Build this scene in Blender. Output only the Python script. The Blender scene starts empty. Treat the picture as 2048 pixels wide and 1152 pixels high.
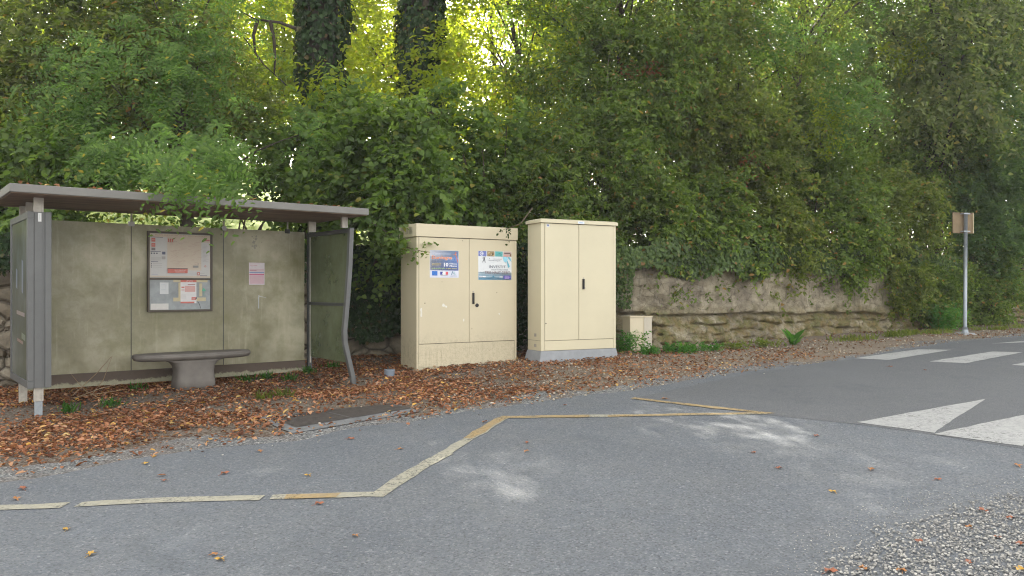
import bpy, math, random
import numpy as np
from mathutils import Vector, noise
R = math.radians
random.seed(7); HAZE = .0014
C = bpy.context.scene.collection
SC = bpy.context.scene

# ------------------------------------------------------------------ camera
F, CX, HY, EYE = 1586.0, 1024.0, 578.0, 1.5
cam_d = bpy.data.cameras.new('camera'); cam = bpy.data.objects.new('camera', cam_d); C.objects.link(cam)
cam_d.sensor_width = 36; cam_d.lens = 36*F/2048; cam_d.clip_start = .05; cam_d.clip_end = 3000
cam.location = (0, 0, EYE); cam.rotation_euler = (R(90) + math.atan((HY-576)/F), 0, 0)
SC.camera = cam
# ------------------------------------------------------------------ world + sun
SUN_EL, SUN_AZ = 35, -15           # azimuth from +Y towards +X
w = bpy.data.worlds.new("World"); SC.world = w; w.use_nodes = True
nt = w.node_tree; bg = nt.nodes['Background']
sky = nt.nodes.new('ShaderNodeTexSky'); sky.sky_type = 'NISHITA'; sky.sun_disc = False
sky.sun_elevation = R(SUN_EL); sky.sun_rotation = R(SUN_AZ); sky.dust_density = 2.5; sky.air_density = 1.0; sky.ozone_density = .6
hs = nt.nodes.new('ShaderNodeHueSaturation'); hs.inputs['Saturation'].default_value = .27
nt.links.new(sky.outputs[0], hs.inputs['Color']); tn = nt.nodes.new('ShaderNodeMix'); tn.data_type = 'RGBA'; tn.blend_type = 'MULTIPLY'; tn.inputs[0].default_value = 1; tn.inputs[7].default_value = (1.05, 1.0, .91, 1)   # sky greyed and tinted warm for white balance
nt.links.new(hs.outputs[0], tn.inputs[6]); nt.links.new(tn.outputs[2], bg.inputs[0]); bg.inputs[1].default_value = .15
ld = bpy.data.lights.new('sun', 'SUN'); ld.energy = 3.3; ld.angle = R(.5); ld.color = (1, .93, .80)
sun = bpy.data.objects.new('sun', ld); C.objects.link(sun)
S = Vector((math.sin(R(SUN_AZ))*math.cos(R(SUN_EL)), math.cos(R(SUN_AZ))*math.cos(R(SUN_EL)), math.sin(R(SUN_EL))))
sun.rotation_euler = S.to_track_quat('Z', 'Y').to_euler(); sun.location = (0, 0, 30)
SC.view_settings.view_transform = 'Standard'; SC.view_settings.look = 'None'
SC.view_settings.gamma = 1; SC.view_settings.exposure = 2.36
SC.cycles.filter_width = 1.1
SC.cycles.max_bounces = 6; SC.cycles.transparent_max_bounces = 12; SC.cycles.diffuse_bounces = 3

# ------------------------------------------------------------------ terrain
def gz(x, y):
    x = np.asarray(x, float); y = np.asarray(y, float)
    s = .045*y + .023*x
    s = np.clip(s, -.6, 6)
    k = .12
    t = (s-.54)/k
    sat = s - .75*k*np.logaddexp(0, t)
    sat = sat - .085*np.exp(-((x+2.25)**2+(y-9.7)**2)/.64)
    return sat
def gp(px, py):
    """where the ground is met along a direction of view"""
    a = (px-CX)/F; b = (py-HY)/F
    lo, hi = .5, 60.
    for _ in range(50):
        m = (lo+hi)/2
        if EYE - b*m > float(gz(a*m, m)): lo = m
        else: hi = m
    return (a*lo, lo)
def at(px, py, Z): return Vector(((px-CX)/F*Z, Z, EYE-(py-HY)/F*Z))

# ------------------------------------------------------------------ materials
def new_mat(name):
    m = bpy.data.materials.new(name); m.use_nodes = True
    n = m.node_tree; n.nodes.clear()
    return m, n
class NT:
    def __init__(s, name):
        s.m = bpy.data.materials.new(name); s.m.use_nodes = True; s.t = s.m.node_tree; s.t.nodes.clear()
        s.out = s.t.nodes.new('ShaderNodeOutputMaterial')
        s.co = s.t.nodes.new('ShaderNodeTexCoord')
    def n(s, typ, ins=None, **kw):
        x = s.t.nodes.new(typ)
        for k, v in kw.items(): setattr(x, k, v)
        for k, v in (ins or {}).items():
            if isinstance(v, bpy.types.NodeSocket): s.t.links.new(v, x.inputs[k])
            else: x.inputs[k].default_value = v
        return x
    def noise(s, scale, detail=5, rough=.6, vec=None, dist=0):
        return s.n('ShaderNodeTexNoise', {'Vector': vec or s.co.outputs['Object'], 'Scale': scale, 'Detail': detail, 'Roughness': rough, 'Distortion': dist}).outputs[0]
    def stretch(s, v): return s.n('ShaderNodeMapping', {'Vector': s.co.outputs['Object'], 'Scale': v}).outputs[0]
    def vor(s, scale, feature='F1', out=0, vec=None, rand=1):
        return s.n('ShaderNodeTexVoronoi', {'Vector': vec or s.co.outputs['Object'], 'Scale': scale, 'Randomness': rand}, feature=feature).outputs[out]
    def ramp(s, f, stops, interp='LINEAR'):
        r = s.n('ShaderNodeValToRGB', {'Fac': f}); cr = r.color_ramp; cr.interpolation = interp
        while len(cr.elements) < len(stops): cr.elements.new(.5)
        for e, (p, c) in zip(cr.elements, stops):
            e.position = p; e.color = (c, c, c, 1) if not hasattr(c, '__len__') else (*c, 1)
        return r.outputs[0]
    def mix(s, f, a, b, mode='MIX'):
        x = s.n('ShaderNodeMix', data_type='RGBA', blend_type=mode)
        for i, v in ((0, f), (6, a), (7, b)):
            if isinstance(v, bpy.types.NodeSocket): s.t.links.new(v, x.inputs[i])
            else: x.inputs[i].default_value = v if i == 0 else ((*v, 1) if len(v) == 3 else v)
        return x.outputs[2]
    def math(s, op, a, b=0):
        x = s.n('ShaderNodeMath', operation=op)
        for i, v in ((0, a), (1, b)):
            if isinstance(v, bpy.types.NodeSocket): s.t.links.new(v, x.inputs[i])
            else: x.inputs[i].default_value = v
        return x.outputs[0]
    def bump(s, h, strength=.4, dist=.01, normal=None):
        d = {'Height': h, 'Strength': strength, 'Distance': dist}
        if normal: d['Normal'] = normal
        return s.n('ShaderNodeBump', d).outputs[0]
    def pbsdf(s, col, rough=.7, normal=None, metal=0, spec=.4):
        d = {'Base Color': col if isinstance(col, bpy.types.NodeSocket) else (*col, 1), 'Roughness': rough, 'Metallic': metal, 'Specular IOR Level': spec}
        if normal: d['Normal'] = normal
        return s.n('ShaderNodeBsdfPrincipled', d).outputs[0]
    def done(s, sh): s.t.links.new(sh, s.out.inputs[0]); return s.m
def flat(name, c, rough=.6, metal=0, var=.12, scale=8, spec=.4, bump=0):
    k = NT(name)
    nz = k.noise(scale, 6, .65)
    col = k.mix(k.ramp(nz, [(.3, 0), (.7, 1)]), tuple(v*(1-var) for v in c), tuple(min(1, v*(1+var)) for v in c))
    nb = k.bump(k.noise(scale*12, 4), bump, .003) if bump else None
    return k.done(k.pbsdf(col, rough, nb, metal, spec))
def leafmat(name, stops, trans=(.35, .55, .04), tf=.50, rough=.5, tone=.7, spec=.28):
    k = NT(name)
    ri = k.n('ShaderNodeNewGeometry').outputs['Random Per Island']
    col = k.ramp(ri, stops)
    big = k.ramp(k.noise(tone, 3, .5), [(.32, .72), (.68, 1.3)])
    col = k.mix(1, col, big, 'MULTIPLY')
    tr = k.mix(.5, k.mix(1, col, (3.0, 3.0, 2.0), 'MULTIPLY'), trans)
    a = k.pbsdf(col, rough-.02, None, 0, spec)
    b = k.n('ShaderNodeBsdfTranslucent', {'Color': tr}).outputs[0]
    return k.done(k.n('ShaderNodeMixShader', {0: tf, 1: a, 2: b}).outputs[0])
G = leafmat
M = {}
M['hedge'] = G('hedge_leaf', [(0, (.036, .060, .014)), (.45, (.074, .112, .024)), (.8, (.120, .170, .038)), (.955, (.18, .215, .045)), (.985, (.24, .12, .04)), (1, (.26, .11, .04))], tf=.42)
M['hedge2'] = G('olive_leaf', [(0, (.046, .060, .014)), (.5, (.094, .112, .026)), (.9, (.160, .175, .045)), (.97, (.2, .18, .04)), (1, (.28, .10, .04))], tf=.45)
M['round'] = G('round_leaf', [(0, (.038, .070, .016)), (.5, (.072, .118, .028)), (.95, (.125, .185, .042)), (1, (.22, .18, .03))], tf=.42)
M['robinia'] = G('robinia_leaf', [(0, (.042, .078, .016)), (.6, (.080, .138, .028)), (.97, (.13, .20, .04)), (1, (.4, .28, .03))], trans=(.3, .6, .08))
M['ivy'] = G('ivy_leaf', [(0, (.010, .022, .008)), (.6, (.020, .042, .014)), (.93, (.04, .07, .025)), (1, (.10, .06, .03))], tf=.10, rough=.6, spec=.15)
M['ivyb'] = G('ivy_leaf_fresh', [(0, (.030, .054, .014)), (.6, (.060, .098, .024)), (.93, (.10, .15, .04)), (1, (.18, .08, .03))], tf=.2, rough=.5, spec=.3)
M['bright'] = G('backlit_tint_leaf', [(0, (.09, .125, .014)), (.6, (.135, .175, .018)), (.96, (.19, .20, .02)), (1, (.3, .16, .02))], trans=(.70, .80, .03), tf=.6)  # yellow of sun shining through is put into the leaf colour
M['pale'] = G('pale_leaf', [(0, (.08, .095, .045)), (.6, (.13, .145, .07)), (.9, (.19, .19, .095)), (1, (.30, .24, .06))])
M['blueg'] = G('haze_tint_leaf', [(0, (.045, .085, .045)), (.6, (.07, .12, .06)), (1, (.12, .17, .07))])  # bluish veil of distance painted into the leaf colour
M['dead'] = G('dead_leaf', [(0, (.16, .05, .03)), (.6, (.28, .10, .05)), (1, (.34, .17, .07))], trans=(.5, .2, .06))
M['weed'] = G('weed_leaf', [(0, (.03, .09, .02)), (.6, (.05, .14, .03)), (1, (.10, .19, .04))], trans=(.25, .6, .05))
M['grass'] = G('grass_blade', [(0, (.06, .09, .02)), (.5, (.12, .14, .035)), (1, (.2, .18, .06))])
M['litter'] = G('dry_leaf', [(0, (.075, .030, .018)), (.35, (.25, .105, .055)), (.65, (.36, .168, .092)), (.9, (.44, .26, .155)), (.975, (.52, .30, .07)), (1, (.55, .42, .2))], trans=(.4, .12, .03), tf=.15, rough=.8, tone=1.5, spec=.15)
M['debris'] = G('leaf_debris', [(0, (.09, .04, .022)), (.5, (.20, .10, .055)), (1, (.34, .22, .13))], trans=(.3, .1, .03), tf=.1, rough=.8, spec=.1)
M['bark'] = flat('bark', (.055, .042, .030), .9, var=.5, scale=9, bump=.8)
M['twig'] = flat('twig_bark', (.09, .065, .04), .9, var=.3, scale=20)

def m_asphalt(name, a, b, speck, sc, warm):
    k = NT(name)
    big = k.ramp(k.noise(.55, 4, .55), [(.3, 0), (.7, 1)])
    col = k.mix(big, a, b)
    col = k.mix(k.ramp(k.noise(2.6, 5, .7), [(.35, 0), (.75, .38)]), col, warm)
    v = k.vor(sc, 'F1', 1)
    sp = k.n('ShaderNodeSeparateColor', {0: v}).outputs[0]
    col = k.mix(k.ramp(sp, [(0, .0), (.5, .05), (.92, .15), (.985, speck), (1, min(1, speck*1.6))]), col, (.42, .43, .44))
    col = k.mix(k.ramp(k.n('ShaderNodeSeparateColor', {0: v}).outputs[1], [(.0, .5), (.3, 0)]), col, (.035, .038, .042))
    col = k.mix(k.ramp(k.noise(.9, 7, .75, dist=.5), [(.56, 0), (.66, .35)]), col, (.07, .078, .09))
    h = k.vor(sc, 'F1', 0)
    nrm = k.bump(h, .75, .006)
    nrm = k.bump(k.noise(9, 4), .25, .01, nrm)
    return k.done(k.pbsdf(col, .82, nrm, 0, .3))
M['asphalt'] = m_asphalt('coarse_asphalt', (.086, .096, .113), (.113, .126, .146), .26, 95, (.15, .15, .148))
M['asphalt2'] = m_asphalt('smooth_asphalt', (.086, .090, .100), (.106, .111, .121), .18, 140, (.125, .127, .13))
def m_paint(name, c, worn, amt, wear=.85):
    k = NT(name)
    n1 = k.noise(14, 8, .75); col = k.mix(k.ramp(n1, [(.42, 0), (.72, amt)]), c, worn)
    col = k.mix(k.ramp(k.noise(120, 3, .7), [(.45, 0), (.75, .3)]), col, (.12, .13, .14))
    p = k.pbsdf(col, .75, k.bump(k.vor(95), .5, .004), 0, .3)
    hole = k.math('MULTIPLY', k.ramp(k.noise(38, 6, .8), [(.50, 0), (.60, 1)]), k.ramp(k.noise(3.2, 4, .6), [(.42, .12), (.62, wear)]))
    return k.done(k.n('ShaderNodeMixShader', {0: hole, 1: p, 2: k.n('ShaderNodeBsdfTransparent').outputs[0]}).outputs[0])
M['paint_cream'] = m_paint('worn_cream_paint', (.34, .32, .25), (.21, .21, .19), .8)
M['paint_orange'] = m_paint('worn_orange_paint', (.33, .235, .11), (.22, .19, .14), .8)
M['paint_white'] = m_paint('white_road_paint', (.37, .37, .365), (.25, .25, .25), .8, .6)
def m_ground():
    k = NT('verge_earth')
    n1 = k.ramp(k.noise(.8, 5, .6), [(.35, 0), (.65, 1)])
    col = k.mix(n1, (.085, .050, .034), (.135, .105, .080))
    xx = k.n('ShaderNodeSeparateXYZ', {0: k.co.outputs['Object']}).outputs[0]
    col = k.mix(k.ramp(k.math('ADD', k.math('MULTIPLY', xx, .1), k.math('MULTIPLY', k.noise(1.5, 5), .3)), [(.10, 0), (.35, .8)]), col, (.23, .175, .125))
    v = k.n('ShaderNodeSeparateColor', {0: k.vor(55, 'F1', 1)})
    col = k.mix(k.ramp(v.outputs[0], [(.3, 0), (.95, .75)]), col, (.27, .24, .20))
    col = k.mix(k.ramp(v.outputs[1], [(.0, .6), (.35, 0)]), col, (.05, .035, .028))
    n = k.bump(k.vor(55), .8, .012); n = k.bump(k.noise(7, 6), .5, .04, n)
    return k.done(k.pbsdf(col, .95, n, 0, .2))
M['ground'] = m_ground()
def m_gravel_sheet():
    k = NT('gravelly_verge_edge')
    v = k.n('ShaderNodeSeparateColor', {0: k.vor(75, 'F1', 1)})
    col = k.ramp(v.outputs[0], [(0, (.05, .05, .05)), (.4, (.14, .145, .15)), (.8, (.22, .22, .215)), (1, (.40, .39, .37))])
    col = k.mix(k.ramp(k.noise(2.2, 5, .6), [(.45, 0), (.7, .6)]), col, (.15, .10, .07))
    return k.done(k.pbsdf(col, .95, k.bump(k.vor(75), .9, .01), 0, .2))
M['gravel_sheet'] = m_gravel_sheet()
M['pebble'] = None
def m_pebble(name, stops):
    k = NT(name); ri = k.n('ShaderNodeNewGeometry').outputs['Random Per Island']
    return k.done(k.pbsdf(k.ramp(ri, stops), .85, None, 0, .3))
M['pebble'] = m_pebble('pebble_stone', [(0, (.13, .13, .13)), (.4, (.24, .235, .225)), (.75, (.34, .325, .30)), (1, (.52, .50, .46))])
M['pebble2'] = m_pebble('limestone_chips', [(0, (.16, .12, .09)), (.5, (.30, .25, .19)), (1, (.52, .46, .38))])
def m_rock():
    k = NT('weathered_limestone')
    gen = k.co.outputs['Object']
    z = k.n('ShaderNodeSeparateXYZ', {0: gen}).outputs[2]
    n1 = k.noise(1.1, 7, .65); n2 = k.noise(4.5, 8, .7); n3 = k.noise(14, 6, .7)
    col = k.ramp(n2, [(.25, (.16, .13, .095)), (.42, (.36, .31, .235)), (.55, (.52, .45, .335)), (.7, (.64, .57, .44)), (.85, (.74, .68, .56))])
    col = k.mix(k.ramp(n1, [(.48, 0), (.66, .6)]), col, (.24, .20, .18))
    col = k.mix(k.ramp(n3, [(.60, 0), (.70, .65)]), col, (.48, .46, .42))
    # moss and ochre on the lower beds
    low = k.ramp(k.math('ADD', z, k.math('MULTIPLY', k.noise(2.2, 4), -.5)), [(.72, 1), (1.0, 0)])
    moss = k.mix(k.ramp(k.noise(6, 6, .7), [(.4, 0), (.6, 1)]), (.30, .22, .085), (.16, .165, .045))
    col = k.mix(k.math('MULTIPLY', low, k.ramp(k.noise(3.2, 7, .75), [(.36, 0), (.54, .85)])), col, moss)
    # vertical runs
    runs = k.noise(1, 5, .6, vec=k.stretch((16, 16, 1.6)))
    col = k.mix(k.ramp(runs, [(.56, 0), (.72, .55)]), col, (.06, .052, .048))
    ck = k.vor(3.4, 'DISTANCE_TO_EDGE', 0, vec=k.n('ShaderNodeVectorMath', {0: k.stretch((1, 1, 2.2)), 1: k.n('ShaderNodeVectorMath', {0: k.n('ShaderNodeTexNoise', {'Scale': 3., 'Detail': 6}).outputs[1], 'Scale': .8}, operation='SCALE').outputs[0]}, operation='ADD').outputs[0])
    col = k.mix(k.ramp(ck, [(0, .55), (.025, 0)]), col, (.09, .07, .05))
    n = k.bump(k.noise(9, 9, .75), 1, .12); n = k.bump(k.noise(45, 5, .7), .8, .02, n)
    return k.done(k.pbsdf(col, .95, n, 0, .15))
M['rock'] = m_rock()
def m_rubble():
    k = NT('rubble_stone')
    wv = k.n('ShaderNodeVectorMath', {0: k.stretch((1, 1, 1.7)), 1: k.n('ShaderNodeVectorMath', {0: k.n('ShaderNodeTexNoise', {'Scale': 2.5, 'Detail': 4}).outputs[1], 'Scale': .45}, operation='SCALE').outputs[0]}, operation='ADD').outputs[0]
    d = k.vor(2.9, 'DISTANCE_TO_EDGE', 0, vec=wv); cc = k.n('ShaderNodeSeparateColor', {0: k.vor(2.9, 'F1', 1, vec=wv)}).outputs[0]
    st = k.ramp(cc, [(0, (.20, .165, .125)), (.5, (.33, .28, .21)), (1, (.42, .37, .29))])
    st = k.mix(k.ramp(k.noise(11, 7, .7), [(.4, 0), (.7, .7)]), st, (.12, .10, .08))
    col = k.mix(k.ramp(d, [(.0, .35), (.07, 1)]), (.10, .08, .06), st)
    n = k.bump(k.ramp(d, [(0, 0), (.12, 1)]), 1, .05); n = k.bump(k.noise(20, 7, .7), .6, .02, n)
    return k.done(k.pbsdf(col, .95, n, 0, .15))
M['rubble'] = m_rubble()
M['hill'] = flat('hillside_earth', (.10, .065, .038), .95, var=.4, scale=3, bump=.5)
def m_meadow():
    k = NT('meadow_grass')
    col = k.mix(k.ramp(k.noise(.7, 8, .7), [(.35, 0), (.7, 1)]), (.13, .20, .022), (.24, .29, .035))
    return k.done(k.pbsdf(col, .9, k.bump(k.noise(12, 6), .8, .1), 0, .2))
M['meadow'] = m_meadow()
M['steel'] = flat('grey_painted_steel', (.110, .112, .112), .45, .0, var=.10, scale=5, bump=.05)
M['steel_dark'] = flat('dark_grey_steel', (.060, .063, .064), .5, 0, var=.15, scale=9)
M['roof_edge'] = flat('taupe_roof_edge', (.170, .163, .152), .5, 0, var=.10, scale=3)
def m_soffit():
    k = NT('weathered_soffit')
    st = k.noise(1, 5, .65, vec=k.stretch((.7, 9, 3)))
    col = k.ramp(st, [(.3, (.11, .072, .048)), (.5, (.19, .13, .09)), (.7, (.26, .19, .13))])
    return k.done(k.pbsdf(col, .7, None, 0, .3))
M['soffit'] = m_soffit()
M['alu'] = flat('dull_aluminium', (.40, .37, .33), .5, .25, var=.2, scale=14)
M['galv'] = flat('galvanised_steel', (.30, .33, .36), .45, .5, var=.15, scale=10)
M['bench'] = flat('bench_concrete', (.150, .135, .122), .65, 0, var=.18, scale=6, bump=.15)
M['white'] = flat('white_label', (.62, .62, .62), .5, var=.03)
M['black'] = flat('black_plastic', (.02, .02, .022), .4, var=.1)
M['concrete'] = flat('concrete', (.26, .265, .27), .9, var=.2, scale=14, bump=.5)
M['kerb'] = flat('grey_cover_concrete', (.15, .152, .155), .9, var=.3, scale=12, bump=.6)
M['concrete_blue'] = flat('pale_concrete_plinth', (.27, .28, .295), .85, var=.12, scale=8, bump=.3)
M['iron'] = flat('rusty_cast_iron', (.062, .052, .048), .7, .2, var=.35, scale=16, bump=.5)
M['pvc'] = flat('grey_pvc', (.17, .20, .245), .5, var=.06)
M['signback'] = flat('weathered_sign_back', (.20, .145, .085), .7, .1, var=.18, scale=5)
M['signedge'] = flat('sign_rim', (.44, .36, .22), .6, var=.1)
def m_cab(name, c, dirt):
    k = NT(name)
    col = k.mix(k.ramp(k.noise(1.5, 5, .6), [(.35, 0), (.7, 1)]), c, tuple(v*.93 for v in c))
    z = k.n('ShaderNodeSeparateXYZ', {0: k.co.outputs['Object']}).outputs[2]
    if dirt:
        # grime splashed over the foot and the door bottoms, with vertical runs
        bl = k.math('ADD', z, k.math('MULTIPLY', k.noise(7, 6, .7), -.45))
        g1 = k.math('MULTIPLY', k.ramp(bl, [(-.05, 1), (.06, .5), (.22, 0)]), k.ramp(k.noise(45, 6, .8), [(.52, 0), (.68, .5)]))
        runs = k.math('MULTIPLY', k.ramp(k.noise(1, 4, .6, vec=k.stretch((60, 60, 2.2))), [(.58, 0), (.70, .55)]), k.ramp(bl, [(-.0, 1), (.10, 0)]))
        col = k.mix(g1, col, (.10, .085, .055)); col = k.mix(runs, col, (.14, .12, .075))
        col = k.mix(k.ramp(k.vor(9), [(.0, .7), (.045, 0)]), col, (.62, .60, .52))
        # a grimy band above the door foot
        band = k.math('MULTIPLY', k.ramp(z, [(.31, 1), (.36, .8), (.52, 0)]), k.ramp(k.noise(16, 7, .8), [(.46, 0), (.70, .42)]))
        col = k.mix(band, col, (.27, .24, .16))
    return k.done(k.pbsdf(col, .45, k.bump(k.noise(300, 2), .12, .001), 0, .4))
M['cab1'] = m_cab('old_beige_enamel', (.57, .50, .355), True)
M['cab2'] = m_cab('clean_beige_enamel', (.605, .545, .39), False)
M['cab3'] = m_cab('pale_beige_enamel', (.60, .52, .38), False)
def m_glass(name, base, clear, seed):
    """dirty safety glass: a film of grime and algae over panes one can barely see through"""
    k = NT(name)
    vec = k.n('ShaderNodeMapping', {'Vector': k.co.outputs['Object'], 'Location': (seed, seed*.3, 0)}).outputs[0]
    big = k.noise(.9, 3, .5, vec=vec)
    a, b, c = base
    col = k.ramp(big, [(.3, a), (.5, b), (.72, c)])
    fine = k.noise(9, 9, .8, vec=vec, dist=.6)
    col = k.mix(k.ramp(fine, [(.42, 0), (.62, .45)]), col, tuple(v*.6 for v in b))
    st = k.noise(1, 6, .75, vec=k.n('ShaderNodeMapping', {'Vector': vec, 'Scale': (14, 14, 1.2)}).outputs[0])
    col = k.mix(k.ramp(st, [(.55, 0), (.72, .35)]), col, tuple(min(1, v*1.6) for v in c))
    col = k.mix(k.ramp(k.vor(22, vec=vec), [(.0, .6), (.05, 0)]), col, (.45, .46, .40))
    cl = k.math('MULTIPLY', k.ramp(k.noise(1.35, 4, .55, vec=k.n('ShaderNodeMapping', {'Vector': vec, 'Location': (1.7, 0, .6)}).outputs[0]), [(.46, 0), (.66, .8)]), .8)
    col = k.mix(cl, col, tuple(min(1, v*1.45) for v in c))
    gr = k.ramp(k.noise(2.4, 6, .7, vec=k.n('ShaderNodeMapping', {'Vector': vec, 'Location': (5.2, 0, 2.6)}).outputs[0]), [(.46, 0), (.68, .6)])
    col = k.mix(gr, col, (b[0]*.60, b[1]*.64, b[2]*.46))
    d = k.pbsdf(col, .24, None, 0, .5)
    tl = k.n('ShaderNodeBsdfTranslucent', {'Color': (.30, .33, .14, 1)}).outputs[0]
    sh = k.n('ShaderNodeMixShader', {0: .30, 1: d, 2: tl}).outputs[0]
    tp = k.n('ShaderNodeBsdfTransparent', {'Color': (.7, .8, .7, 1)}).outputs[0]
    fac = k.math('MULTIPLY', k.ramp(k.noise(2.2, 4, vec=vec), [(.3, .6), (.7, 1)]), clear)
    return k.done(k.n('ShaderNodeMixShader', {0: fac, 1: sh, 2: tp}).outputs[0])
gl = ((.24, .225, .14), (.40, .365, .25), (.60, .55, .43))
M['glass'] = m_glass('grimy_back_glass', gl, .10, 3)
M['glass_side'] = m_glass('grimy_side_glass', ((.10, .125, .085), (.14, .165, .11), (.22, .24, .17)), .40, 8)
M['glass_case'] = m_glass('poster_case_glass', ((.13, .15, .13), (.20, .21, .19), (.26, .27, .26)), .12, 5)
M['base_dirt'] = flat('stained_metal_foot', (.115, .085, .070), .8, var=.3, scale=7)
def m_foot():
    k = NT('flaking_metal_foot'); z = k.n('ShaderNodeSeparateXYZ', {0: k.co.outputs['Object']}).outputs[2]
    f = k.ramp(k.math('ADD', z, k.math('MULTIPLY', k.noise(9, 8, .75), .14)), [(.495, 0), (.515, 1)])
    col = k.mix(f, (.30, .285, .20), (.105, .080, .065))
    col = k.mix(k.ramp(k.noise(24, 5, .7), [(.5, 0), (.75, .6)]), col, (.07, .06, .05))
    return k.done(k.pbsdf(col, .8, None, 0, .25))
M['foot'] = m_foot()
_fc = {}
def ink(r, g, b):
    key = (r, g, b)
    if key not in _fc: _fc[key] = flat('print_ink', key, .5, var=.05, scale=20)
    return _fc[key]

# ------------------------------------------------------------------ object helpers
def tag(o, label=None, cat=None, group=None, kind=None):
    if label: o['label'] = label
    if cat: o['category'] = cat
    if group: o['group'] = group
    if kind: o['kind'] = kind
    return o
def empty(name, loc, rz=0, **kw):
    o = bpy.data.objects.new(name, None); C.objects.link(o); o.location = loc; o.rotation_euler = (0, 0, rz); o.empty_display_size = .1
    return tag(o, **kw)
class MB:
    def __init__(s): s.v = []; s.f = []; s.mi = []
    def add(s, vs, fs, mi=0):
        b = len(s.v); s.v += [tuple(x) for x in vs]; s.f += [tuple(b+i for i in f) for f in fs]; s.mi += [mi]*len(fs); return s
    def box(s, x0, x1, y0, y1, z0, z1, mi=0):
        v = [(x, y, z) for z in (z0, z1) for y in (y0, y1) for x in (x0, x1)]
        return s.add(v, [(0, 2, 3, 1), (4, 5, 7, 6), (0, 1, 5, 4), (2, 6, 7, 3), (0, 4, 6, 2), (1, 3, 7, 5)], mi)
    def frustum(s, b, t, z0, z1, mi=0):
        v = [(x, y, z0) for y in b[2:] for x in b[:2]] + [(x, y, z1) for y in t[2:] for x in t[:2]]
        return s.add(v, [(0, 2, 3, 1), (4, 5, 7, 6), (0, 1, 5, 4), (2, 6, 7, 3), (0, 4, 6, 2), (1, 3, 7, 5)], mi)
    def tube(s, pts, rad, n=8, mi=0, cap=True):
        pts = [Vector(p) for p in pts]
        if not hasattr(rad, '__len__'): rad = [rad]*len(pts)
        b = len(s.v)
        for i, p in enumerate(pts):
            t = (pts[min(i+1, len(pts)-1)]-pts[max(i-1, 0)]).normalized()
            a = t.cross(Vector((0, 0, 1)) if abs(t.z) < .9 else Vector((1, 0, 0))).normalized(); c = t.cross(a)
            for k in range(n):
                q = 2*math.pi*k/n; s.v.append(tuple(p+(a*math.cos(q)+c*math.sin(q))*rad[i]))
        for i in range(len(pts)-1):
            for k in range(n):
                k2 = (k+1) % n; s.f.append((b+i*n+k, b+i*n+k2, b+(i+1)*n+k2, b+(i+1)*n+k)); s.mi.append(mi)
        if cap:
            s.f.append(tuple(b+k for k in range(n))); s.f.append(tuple(b+(len(pts)-1)*n+k for k in reversed(range(n)))); s.mi += [mi, mi]
        return s
    def build(s, name, mats, parent=None, smooth=False, bevel=0, loc=None, bseg=2):
        me = bpy.data.meshes.new(name); me.from_pydata(s.v, [], s.f)
        for m in (mats if isinstance(mats, (list, tuple)) else [mats]): me.materials.append(m)
        me.polygons.foreach_set('material_index', s.mi)
        if smooth: me.polygons.foreach_set('use_smooth', [True]*len(s.f))
        me.update()
        o = bpy.data.objects.new(name, me); C.objects.link(o)
        if parent: o.parent = parent
        if loc: o.location = loc
        if bevel:
            b = o.modifiers.new('bevel', 'BEVEL'); b.width = bevel; b.segments = bseg; b.limit_method = 'ANGLE'
        return o
def np_mesh(name, V, Fq, mat, parent=None, smooth=False):
    """V (n,3), Fq (m,k) faces"""
    me = bpy.data.meshes.new(name)
    me.vertices.add(len(V)); me.vertices.foreach_set('co', np.asarray(V, np.float32).ravel())
    k = Fq.shape[1]; me.loops.add(Fq.size); me.loops.foreach_set('vertex_index', Fq.ravel().astype(np.int32))
    me.polygons.add(len(Fq)); me.polygons.foreach_set('loop_start', np.arange(0, Fq.size, k, dtype=np.int32))
    if smooth: me.polygons.foreach_set('use_smooth', np.ones(len(Fq), bool))
    me.materials.append(mat); me.update(calc_edges=True)
    o = bpy.data.objects.new(name, me); C.objects.link(o)
    if parent: o.parent = parent
    return o
def grid_mesh(name, X, Y, Zf, mat, parent=None, smooth=True):
    """X, Y, Z 2-D arrays"""
    n, m = X.shape; idx = np.arange(n*m).reshape(n, m)
    Fq = np.stack([idx[:-1, :-1], idx[1:, :-1], idx[1:, 1:], idx[:-1, 1:]], -1).reshape(-1, 4)
    return np_mesh(name, np.stack([X, Y, Zf], -1).reshape(-1, 3), Fq, mat, parent, smooth)
def nrm(a): return a/np.maximum(np.linalg.norm(a, axis=-1, keepdims=True), 1e-9)

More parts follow.
